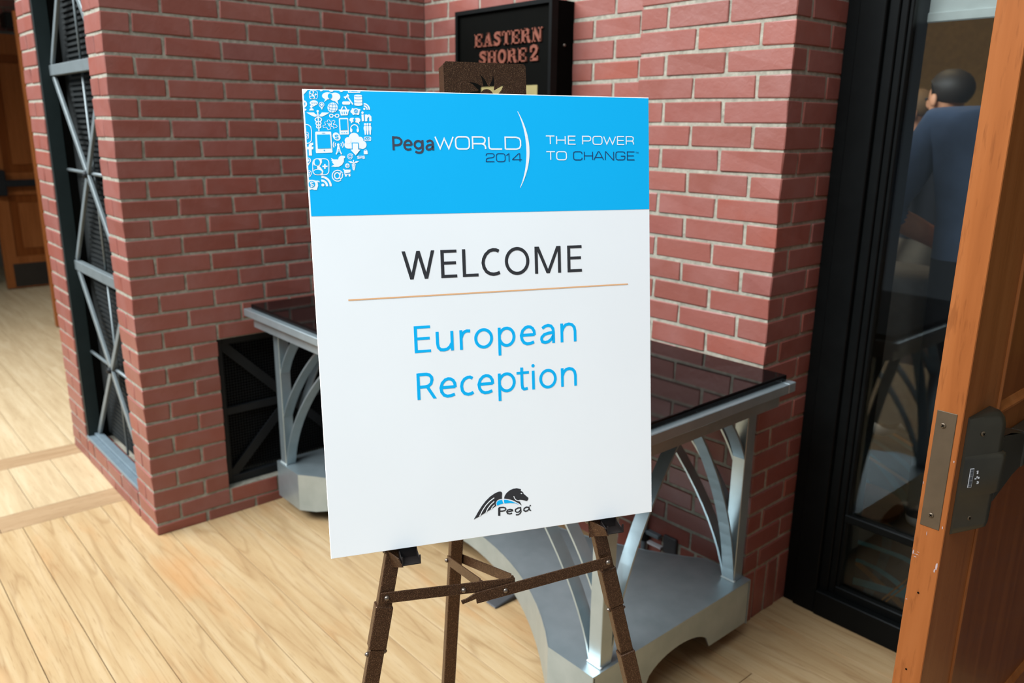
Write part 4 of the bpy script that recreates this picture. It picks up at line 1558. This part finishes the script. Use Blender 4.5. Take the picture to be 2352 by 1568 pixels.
dbox('stile', DY0, DY0 + ST, DZ0, DZ1)
dbox('stile', DY1 - ST, DY1, DZ0, DZ1)
for z0, z1 in ((DZ0, 0.32), (0.935, 1.062), (1.98, DZ1)):
    dbox('rail', DY0 + ST, DY1 - ST, z0, z1)
for z0, z1 in ((0.32, 0.935), (1.062, 1.98)):
    dbox('panel', DY0 + ST, DY1 - ST, z0, z1, DX0 + 0.012, DX1 - 0.006, 'door_panel', 0)
    bead = [(-0.007, 0.0), (0.001, 0.0), (0.0035, 0.003), (0.0035, 0.007), (0.0, 0.011), (-0.004, 0.018), (-0.007, 0.019)]
    for yb, e in ((DY0 + ST, 1), (DY1 - ST, -1)):
        MB().prism([(DX1 + x, yb + e * y, z0) for x, y in bead], (0, 0, z1 - z0)).build('moulding', 'door', D1)
    for zb, e in ((z0, 1), (z1, -1)):
        MB().prism([(DX1 + x, DY0 + ST, zb + e * y) for x, y in bead], (0, DY1 - DY0 - 2 * ST, 0)).build('moulding', 'door', D1)
lp = MB().box(2.506, 2.536, DY0 - 0.0012, DY0 + 0.002, 0.898, 1.097).build('latch_plate', 'bronze', D1, bevel=0.0005)


def phillips(par, c, ax, r, mat='bronze'):
    o = MB().rev(c, ax, [(0, r), (0.0012, r * 0.98), (0.002, r * 0.7)], 16).build('screw', mat, par, smooth=False)
    ax = Vector(ax).normalized()
    u = ax.orthogonal().normalized()
    v_ = ax.cross(u)
    m = MB()
    cc = Vector(c) + ax * 0.0021
    m.obox(cc, u, v_, ax, r * 0.6, r * 0.13, 0.0003)
    m.obox(cc, v_, u, ax, r * 0.6, r * 0.13, 0.0003)
    m.build('screw_slot', 'blackmatte', par)


phillips(lp, (2.518, DY0 - 0.0012, 1.074), (0, -1, 0), 0.0042)
phillips(lp, (2.521, DY0 - 0.0012, 0.920), (0, -1, 0), 0.0042)
for zz in (0.777, 0.629):
    MB().rev((2.520, DY0 - 0.0004, zz), (0, -1, 0), [(0, 0.0017), (0.0006, 0.0016)], 10).build('pin', 'blackmatte', D1)

rq = random.Random(11)
for (xx, zz, w_, h_) in ((2.5025, 0.845, 0.003, 0.010), (2.506, 0.838, 0.006, 0.0012), (2.508, 0.843, 0.008, 0.0010), (2.510, 0.848, 0.006, 0.0010), (2.541, 0.835, 0.004, 0.016), (2.539, 0.826, 0.003, 0.008),
                         (2.5405, 0.905, 0.002, 0.006), (2.5415, 1.02, 0.002, 0.005), (2.5015, 0.97, 0.0015, 0.006), (2.503, 0.757, 0.004, 0.002), (2.5185, 0.886, 0.0012, 0.010)):
    P_ = []
    for k in range(7):
        an = 2 * PI * k / 7
        rr_ = rq.uniform(0.6, 1.0)
        P_.append((xx + w_ / 2 * rr_ * math.cos(an), DY0 - 0.0004, zz + h_ / 2 * rr_ * math.sin(an)))
    MB().prism(P_, (0, 0.0004, 0)).build('scuff', 'scuff', D1)

# exit device on the inside face
DV = [(-0.779, 0.0), (-0.7775, 0.0035), (-0.716, 0.0300), (-0.706, 0.0325), (-0.696, 0.0305), (-0.689, 0.024), (-0.686, 0.012), (-0.685, 0.0)]
dv = MB()
ring = []
for zz, sc_, wy in ((0.888, 0.30, 0.80), (0.889, 0.75, 0.84), (0.893, 0.95, 0.88), (0.901, 1.0, 0.90), (0.952, 1.0, 0.92), (0.958, 1.22, 1.0), (1.016, 1.24, 1.0), (1.021, 1.18, 1.0),
                    (1.024, 0.98, 1.0), (1.068, 0.96, 1.0), (1.080, 0.86, 0.99), (1.087, 0.66, 0.97), (1.0895, 0.30, 0.94)):
    ring.append([Vector((DX1 + x * sc_ + 0.0002, -0.779 + (y + 0.779) * wy, zz)) for y, x in DV])
for r_ in ring:
    dv.v += r_
nn_ = len(DV)
for i in range(len(ring) - 1):
    for k in range(nn_):
        k2 = (k + 1) % nn_
        dv.f.append((i * nn_ + k, i * nn_ + k2, (i + 1) * nn_ + k2, (i + 1) * nn_ + k))
dv.f.append(tuple(range(nn_)))
dv.f.append(tuple((len(ring) - 1) * nn_ + k for k in range(nn_)))
dev = dv.build('exit_device', 'device', D1, smooth=True)
dev.data.set_sharp_from_angle(angle=math.radians(38))
arm = MB()
arm.prism([(DX1 + 0.0005, -0.69, 0.925), (DX1 + 0.0005, -0.69, 1.045), (DX1 + 0.0005, -0.60, 1.03), (DX1 + 0.0005, -0.57, 1.022), (DX1 + 0.0005, -0.57, 0.956), (DX1 + 0.0005, -0.61, 0.95)], (0.027, 0, 0))
arm.build('neck', 'device', dev, bevel=0.003)
MB().box(DX1 + 0.0005, DX1 + 0.03, -0.572, 0.10, 0.956, 1.022).build('push_bar_rail', 'device', dev, bevel=0.003)
MB().box(DX1 + 0.03, DX1 + 0.052, -0.54, 0.06, 0.968, 1.012).build('push_bar', 'blacksteel', dev, bevel=0.004)
fdir = Vector((0.0265, 0.0615, 0)).normalized()
fn_ = Vector((0.0615, -0.0265, 0)).normalized()


def on_face(y, z, k_):
    return Vector((DX1 + (0.0035 + (y + 0.7775) * 0.431) * k_ + 0.0003, y, z))


phillips(dev, on_face(-0.750, 1.060, 0.97), fn_, 0.0042)
phillips(dev, on_face(-0.750, 0.914, 1.0), fn_, 0.0042)
fdir2 = Vector((0.0265 * 1.23, 0.0615, 0)).normalized()
fn2 = Vector((0.0615, -0.0265 * 1.23, 0)).normalized()
base = on_face(-0.763, 0.987, 1.23)
lb = MB()
lb.obox(base + fn2 * 0.0005, fdir2, (0, 0, 1), fn2, 0.0036, 0.0165, 0.0003)
lab = lb.build('barcode_label', 'label', dev)
bc = MB()
rr = random.Random(5)
z = 0.992 - 0.0155
while z < 0.992 + 0.015:
    h = rr.choice((0.0005, 0.0008, 0.0012))
    bc.obox(base + fn2 * 0.001 + Vector((0, 0, z + h / 2 - 0.992)), fdir2, (0, 0, 1), fn2, 0.0028, h / 2, 0.0002)
    z += h + rr.choice((0.0005, 0.0008))
bc.build('barcode', 'darkprint', lab)
sc_m = MB()
for k in range(9):
    p0 = base + fdir2 * rr.uniform(0.009, 0.016) + fn2 * 0.0006 + Vector((0, 0, rr.uniform(-0.012, 0.012)))
    sc_m.obox(p0, fdir2, (0, 0, 1), fn2, rr.uniform(0.0006, 0.0016), rr.uniform(0.0006, 0.002), 0.0002)
sc_m.build('label_residue', 'label', dev)

# ------------------------------------------------------------------ room behind the sidelight
cf = MB().box(-2.6, 5.0, 0.24, 5.0, -0.05, 0.0).build('floor_carpet', 'carpet')
tag(cf, 'dark patterned carpet with teal curves behind the glass sidelight', 'carpet', kind='structure')
def ribbon(pts, wd, mat, k_):
    m_ = MB()
    P_ = [Vector((x, y)) for x, y in pts]
    fine = []
    for i_ in range(len(P_) - 1):
        p0, p1, p2, p3 = P_[max(i_ - 1, 0)], P_[i_], P_[i_ + 1], P_[min(i_ + 2, len(P_) - 1)]
        for t_ in (0, 0.25, 0.5, 0.75):
            fine.append(0.5 * ((2 * p1) + (p2 - p0) * t_ + (2 * p0 - 5 * p1 + 4 * p2 - p3) * t_ * t_ + (3 * p1 - p0 - 3 * p2 + p3) * t_ ** 3))
    fine.append(P_[-1])
    for q_ in stroke_polys(fine, wd):
        m_.prism([Vector((x, y, 0.0002 + 0.0002 * k_)) for x, y in q_], (0, 0, 0.0006))
    m_.build('carpet_stripe', mat, cf)


ribbon([(1.45, 0.60), (1.715, 0.727), (1.864, 0.751), (1.955, 0.743), (2.2, 0.66), (2.5, 0.42)], 0.032, 'teal', 0)
ribbon([(1.4, 0.36), (1.776, 0.583), (1.85, 0.605), (1.902, 0.597), (1.979, 0.564), (2.06, 0.50), (2.3, 0.30)], 0.026, 'teal', 1)
ribbon([(1.45, 0.29), (1.837, 0.446), (1.969, 0.487), (2.043, 0.511), (2.3, 0.62), (2.6, 0.85)], 0.048, 'teal', 2)
ribbon([(1.994, 0.33), (1.994, 0.417), (1.993, 0.637), (1.99, 0.9)], 0.006, 'ochre', 3)
ribbon([(2.010, 0.33), (2.008, 0.418), (2.009, 0.548), (2.01, 0.8)], 0.005, 'ochre', 4)
w1 = MB().box(-2.6, 5.0, 4.2, 4.3, 0, 3.0).build('wall_inner_back', 'tan_wall')
tag(w1, 'tan wall at the back of the room behind the glass', 'wall', kind='structure')
w2 = MB().box(-2.6, -2.5, 0.24, 4.2, 0, 3.0).build('wall_inner_left', 'tan_wall')
tag(w2, 'tan side wall of the room behind the glass', 'wall', kind='structure')
w3 = MB().box(4.9, 5.0, 0.24, 4.2, 0, 3.0).build('wall_inner_right', 'tan_wall')
tag(w3, 'tan right wall of the meeting room, beyond the open door', 'wall', kind='structure')
w4 = MB().box(-2.6, 5.0, 0.24, 4.3, 3.0, 3.1).build('ceiling_inner', 'white')
tag(w4, 'white ceiling of the room behind the glass', 'ceiling', kind='structure')
wf = MB()
wf.box(3.55, 5.0, 0.19, 0.24, 0, 3.1)
wf.box(1.76, 3.55, 0.19, 0.30, 2.121, 3.1)
wf = wf.build('wall_front', 'mortar')
tag(wf, 'wall above and beyond the open doorway on the right', 'wall', kind='structure')
tr = MB().box(1.25, 1.33, 4.15, 4.2, 0, 3.0).build('trim_1', 'door')
tag(tr, 'dark wood post against the tan back wall', 'trim', kind='structure')

bl = thing('roller_blind', (2.2, 0.28, 1.805), 'white roller blind half lowered at the top of the sidelight', 'blind')
MB().box(1.86, 2.52, 0.297, 0.299, 1.83, 2.12).build('fabric', 'white', bl)
MB().box(1.86, 2.52, 0.291, 0.305, 1.806, 1.832).build('hem_bar', 'white', bl, bevel=0.003)

lamp = thing('ceiling_lamp', (0.9, 2.2, 2.97), 'warm downlight in the ceiling of the room behind the glass', 'lamp')
MB().rev((0.9, 2.2, 2.96), (0, 0, 1), [(0, 0.10), (0.02, 0.11), (0.039, 0.11)], 20).build('trim_ring', 'white', lamp)
ll = bpy.data.lights.new('lamp_light', 'POINT')
ll.energy = 15
ll.color = (1.0, 0.72, 0.42)
ll.shadow_soft_size = 0.1
lo = bpy.data.objects.new('lamp_light', ll)
lo.location = (0.9, 2.2, 2.85)
COL.objects.link(lo)

# draped cocktail table
ct = thing('draped_table', (1.57, 1.05, 0), 'small table draped in pale grey cloth just inside the sidelight', 'table')
cl = MB()
n = 32
prof = [(1.0, 0.30), (0.96, 0.315), (0.7, 0.325), (0.45, 0.34)]
for i, (zz, r_) in enumerate(prof):
    for k in range(n):
        an = 2 * PI * k / n
        wob = 1 + (0.05 * i / 3) * math.cos(8 * an)
        zd = zz - (0.09 * max(0, math.cos(4 * an + 0.6)) if i == 3 else 0)
        cl.v.append(Vector((1.57 + r_ * 0.75 * wob * math.cos(an), 1.05 + r_ * 0.75 * wob * math.sin(an), zd)))
for i in range(3):
    for k in range(n):
        k2 = (k + 1) % n
        cl.f.append((i * n + k, i * n + k2, (i + 1) * n + k2, (i + 1) * n + k))
cl.f.append(tuple(range(n)))
cl.build('cloth', 'cloth', ct, smooth=True)
MB().rev((1.57, 1.05, 0.0), (0, 0, 1), [(0, 0.2), (0.02, 0.2), (0.03, 0.03), (0.98, 0.03)], 16).build('pedestal', 'door_panel', ct)


# ------------------------------------------------------------------ people
def person(base, rot, label, joints, hair, mats, hgt=1.0):
    """joints: name -> (pos, radius); facing +Y locally. One continuous skinned body."""
    J = dict(pelvis=((0, 0, 0.98), 0.135), waist=((0, 0, 1.12), 0.125), chest=((0, 0, 1.36), 0.15), nb=((0, -0.01, 1.52), 0.075),
             neck=((0, 0.0, 1.575), 0.055), jaw=((0, 0.025, 1.635), 0.066), head=((0, 0.015, 1.70), 0.088), crown=((0, 0.005, 1.765), 0.070),
             shL=((-0.19, -0.01, 1.465), 0.068), shR=((0.19, -0.01, 1.465), 0.068),
             elL=((-0.25, -0.02, 1.18), 0.045), elR=((0.25, -0.02, 1.18), 0.045), wrL=((-0.25, 0.06, 0.94), 0.03), wrR=((0.25, 0.06, 0.94), 0.03),
             hiL=((-0.095, 0, 0.90), 0.098), hiR=((0.095, 0, 0.90), 0.098), knL=((-0.10, 0.01, 0.50), 0.062), knR=((0.10, 0.01, 0.50), 0.062),
             anL=((-0.10, -0.02, 0.085), 0.042), anR=((0.10, -0.02, 0.085), 0.042), toL=((-0.115, 0.15, 0.045), 0.038), toR=((0.115, 0.15, 0.045), 0.038),
             nose=((0, 0.118, 1.672), 0.012))
    J.update(joints)
    E_ = [('pelvis', 'waist'), ('waist', 'chest'), ('chest', 'nb'), ('nb', 'neck'), ('neck', 'jaw'), ('jaw', 'head'), ('head', 'crown')]
    for s in 'LR':
        E_ += [('chest', 'sh' + s), ('sh' + s, 'el' + s), ('el' + s, 'wr' + s), ('pelvis', 'hi' + s), ('hi' + s, 'kn' + s), ('kn' + s, 'an' + s), ('an' + s, 'to' + s)]
        wr = Vector(J['wr' + s][0])
        el = Vector(J['el' + s][0])
        d = (wr - el).normalized()
        sd = d.cross(Vector((0, 1, 0.3))).normalized()
        pa = wr + d * 0.05
        J['pa' + s] = (tuple(pa), 0.026)
        E_.append(('wr' + s, 'pa' + s))
        nrm_ = sd.cross(d).normalized()
        for i, (off, ln) in enumerate(((-0.027, 0.062), (-0.009, 0.072), (0.009, 0.068), (0.026, 0.054))):
            b1 = pa + d * 0.03 + sd * off
            b2 = b1 + d * ln * 0.5 + nrm_ * 0.006
            b3 = b2 + d * ln * 0.42 + nrm_ * 0.018
            for nm, p, r_ in (('f%d1' % i, b1, 0.0095), ('f%d2' % i, b2, 0.0088), ('f%d3' % i, b3, 0.0075)):
                J[nm + s] = (tuple(p), r_)
            E_ += [('pa' + s, 'f%d1' % i + s), ('f%d1' % i + s, 'f%d2' % i + s), ('f%d2' % i + s, 'f%d3' % i + s)]
        t1 = wr + d * 0.03 - sd * 0.03
        t2 = t1 + d * 0.035 - sd * 0.018 + nrm_ * 0.01
        J['t1' + s] = (tuple(t1), 0.0105)
        J['t2' + s] = (tuple(t2), 0.009)
        E_ += [('wr' + s, 't1' + s), ('t1' + s, 't2' + s)]
    names = [k for k in J if k != 'nose']
    idx = {k: i for i, k in enumerate(names)}
    me = bpy.data.meshes.new('body')
    me.from_pydata([J[k][0] for k in names], [(idx[x], idx[y]) for x, y in E_], [])
    tmp = bpy.data.objects.new('tmp', me)
    COL.objects.link(tmp)
    md = tmp.modifiers.new('s', 'SKIN')
    sv = me.skin_vertices[0].data
    for k in names:
        r_ = J[k][1]
        fl_ = {'pelvis': (1.15, 0.85), 'waist': (1.15, 0.80), 'chest': (1.18, 0.78)}.get(k, (1, 1))
        sv[idx[k]].radius = (r_ * fl_[0], r_ * fl_[1])
        sv[idx[k]].use_root = (k == 'pelvis')
    md.use_smooth_shade = True
    ms = tmp.modifiers.new('d', 'SUBSURF')
    ms.levels = ms.render_levels = 3
    dg = bpy.context.evaluated_depsgraph_get()
    bm_ = bpy.data.meshes.new_from_object(tmp.evaluated_get(dg))
    bpy.data.objects.remove(tmp)
    bb = bmesh.new()
    bb.from_mesh(bm_)
    for zz in (1.555, 1.05, 0.10):
        bmesh.ops.bisect_plane(bb, geom=bb.verts[:] + bb.edges[:] + bb.faces[:], plane_co=(0, 0, zz), plane_no=(0, 0, 1))
    bb.to_mesh(bm_)
    bb.free()
    root = thing('person', base, label, 'person')
    R_ = Matrix.Rotation(rot, 4, 'Z') @ Matrix.Scale(hgt, 4)
    bm_.name = 'body'
    for m_ in ('skin', mats[0], mats[1], 'shoe'):
        bm_.materials.append(M[m_])
    els = [Vector(J['elL'][0]), Vector(J['elR'][0])]
    wrs = [Vector(J['wrL'][0]), Vector(J['wrR'][0])]
    shs = [Vector(J['shL'][0]), Vector(J['shR'][0])]
    for p in bm_.polygons:
        c = p.center
        mi = 1
        if c.z > 1.555:
            mi = 0
        elif c.z < 0.10:
            mi = 3
        elif c.z < 1.05:
            mi = 2
        for e_, w_, s_ in zip(els, wrs, shs):
            ax = (w_ - e_)
            u = (c - e_).dot(ax) / ax.length_squared
            dd = (c - (e_ + ax * max(0, min(1.7, u)))).length
            if u < 0.22 and u > -0.3 and dd < 0.06 and abs(c.x) > 0.17:
                mi = 1
            if u > 0.22 and dd < 0.062:
                mi = 0
        p.material_index = mi
        p.use_smooth = True
    bm_.transform(R_)
    body = bpy.data.objects.new('body', bm_)
    body.parent = root
    COL.objects.link(body)
    WLOC[body.name] = WLOC[root.name]

    def T(p):
        return R_ @ Vector(p) + Vector(base)
    hm = MB()
    hb = Vector(J['head'][0])
    hm.ball((0, 0, 0), 0.094, 0.108, 0.088, 20, 12)
    pts = []
    for v in hm.v:
        w_ = v.copy()
        if w_.y > 0.03:
            w_.y = 0.03 + (w_.y - 0.03) * 0.55
            w_.z = max(w_.z, 0.03 + (w_.y - 0.03) * 0.3)
        w_.z = max(w_.z, -0.065)
        pts.append(T(w_ + hb + Vector((0, -0.012, 0.032))))
    hm.v = pts
    hm.build('hair', hair, root, smooth=True)
    for s in (-1, 1):
        em_ = MB()
        em_.ball((0, 0, 0), 0.011, 0.008, 0.007, 10, 7)
        em_.v = [T(v + hb + Vector((0.032 * s, 0.083, -0.012))) for v in em_.v]
        em_.build('eye', 'eye', root, smooth=True)
        er = MB()
        er.ball((0, 0, 0), 0.010, 0.018, 0.030, 10, 7)
        er.v = [T(v + hb + Vector((0.088 * s, -0.005, -0.02))) for v in er.v]
        er.build('ear', 'skin', root, smooth=True)
    nz = MB()
    nz.ball((0, 0, 0), 0.014, 0.024, 0.026, 10, 7)
    nz.v = [T(v + hb + Vector((0, 0.088, -0.032))) for v in nz.v]
    nz.build('nose', 'skin', root, smooth=True)
    mt_ = MB()
    mt_.ball((0, 0, 0), 0.025, 0.008, 0.006, 10, 7)
    mt_.v = [T(v + hb + Vector((0, 0.080, -0.075))) for v in mt_.v]
    mt_.build('mouth', 'skin', root, smooth=True)
    return root


person((1.985, 0.95, 0), math.radians(8), 'person in slate blue shirt seen from behind through the glass, one hand at the waist',
       dict(elL=((-0.315, -0.10, 1.19), 0.052), wrL=((-0.17, 0.02, 1.10), 0.033), shL=((-0.225, -0.01, 1.47), 0.082), shR=((0.225, -0.01, 1.47), 0.082),
            chest=((0, 0, 1.36), 0.185), waist=((0, 0, 1.14), 0.16), pelvis=((0, 0, 0.98), 0.15), nb=((0, -0.01, 1.53), 0.10)), 'hair', ('shirt', 'trouser'), 1.04)
person((1.40, 1.90, 0), math.radians(70), 'dark-haired person standing behind the blue-shirted one', dict(), 'hair', ('trouser', 'khaki'), 0.985)
person((1.02, 2.45, 0), math.radians(115), 'person with sandy hair and warmly lit face beyond the glass', dict(), 'hair_grey', ('shirt_light', 'khaki'), 0.955)

# ------------------------------------------------------------------ hall end on the far left
we = MB()
we.box(-6.05, -5.75, -4.2, -0.95, 0, 3.0)
we.box(-6.05, -5.75, 0.55, 1.5, 0, 3.0)
we.box(-6.05, -5.75, -0.95, 0.55, 2.28, 3.0)
wle = we.build('wall_end', 'mortar')
tag(wle, 'brick wall around the wooden doors at the end of the hall', 'wall', kind='structure')
for k in range(44):
    z0, z1 = Z0 + PITCH_Z * k + 0.005, Z0 + PITCH_Z * (k + 1) - 0.005
    off = 0.1 if k % 2 else 0.0
    y = -1.75 + off
    while y < 0.6:
        b = y + 0.19
        if not (z0 < 2.28 and b > -0.95 and y < 0.55):
            if z0 > 1.4 or y < -0.95:
                brick(wle, -5.80, -5.742, y, b, z0, z1)
        y += 0.2
wbk = MB().box(-7.2, -7.1, -4.2, 1.5, 0, 3.0).build('wall_hall', 'grey_wall')
tag(wbk, 'plain grey wall beyond the far doorway', 'wall', kind='structure')


hc = MB().box(-7.2, -3.0, -2.7, 1.5, 3.0, 3.1).build('ceiling_light_block', 'grey_wall')  # unseen slab added to block daylight and darken the far doors
tag(hc, 'added unseen ceiling that shades the hall in front of the far doors', 'ceiling', kind='structure')
hw_ = MB().box(-7.2, -3.4, -2.8, -2.7, 0, 3.1).build('wall_light_block', 'grey_wall')  # out-of-view wall added to cut the light reaching the hall end
tag(hw_, 'added unseen side wall that keeps light off the far doors', 'wall', kind='structure')


def hall_door(name, x, y0, y1, label, bar):
    d = thing(name, (x, (y0 + y1) / 2, 0), label, 'door', kind='structure')
    t = 0.045
    st = 0.11
    zt = 2.25
    for a_, b_ in ((y0, y0 + st), (y1 - st, y1)):
        MB().box(x - t, x, a_, b_, 0.01, zt).build('stile', 'door', d, bevel=0.002)
    for z0, z1 in ((0.01, 0.30), (0.86, 1.06), (2.08, zt)):
        MB().box(x - t, x, y0 + st, y1 - st, z0, z1).build('rail', 'door', d, bevel=0.002)
    for z0, z1 in ((0.30, 0.86), (1.06, 2.08)):
        MB().box(x - t + 0.01, x - 0.012, y0 + st, y1 - st, z0, z1).build('panel', 'door_panel', d)
        MB().box(x - 0.012, x - 0.004, y0 + st + 0.07, y1 - st - 0.07, z0 + 0.07, z1 - 0.07).build('raised_field', 'door', d, bevel=0.006)
    MB().box(x, x + 0.002, y0 + 0.07, y1 - 0.02, 0.02, 0.235).build('kick_plate', 'kick', d)
    if bar:
        MB().box(x + 0.04, x + 0.075, y0 + 0.02, y1 - 0.05, 0.94, 1.0).build('push_bar', 'blacksteel', d, bevel=0.006)
        MB().box(x, x + 0.08, y0 + 0.0, y0 + 0.1, 0.86, 1.09).build('exit_device', 'blacksteel', d, bevel=0.01)
    return d


hall_door('door_2', -5.63, -0.757, 0.16, 'wooden panel door with push bar and kick plate at the hall end', True)
hall_door('door_3', -3.78, -0.768, 0.08, 'open wooden door leaf showing as a sliver beside the brick pier', False)
ck = MB().box(-5.7, -5.5, -0.5, -0.3, 2.30, 2.42).build('door_closer', 'blacksteel', bevel=0.01)
tag(ck, 'dark door closer box above the hall end door', 'door closer')
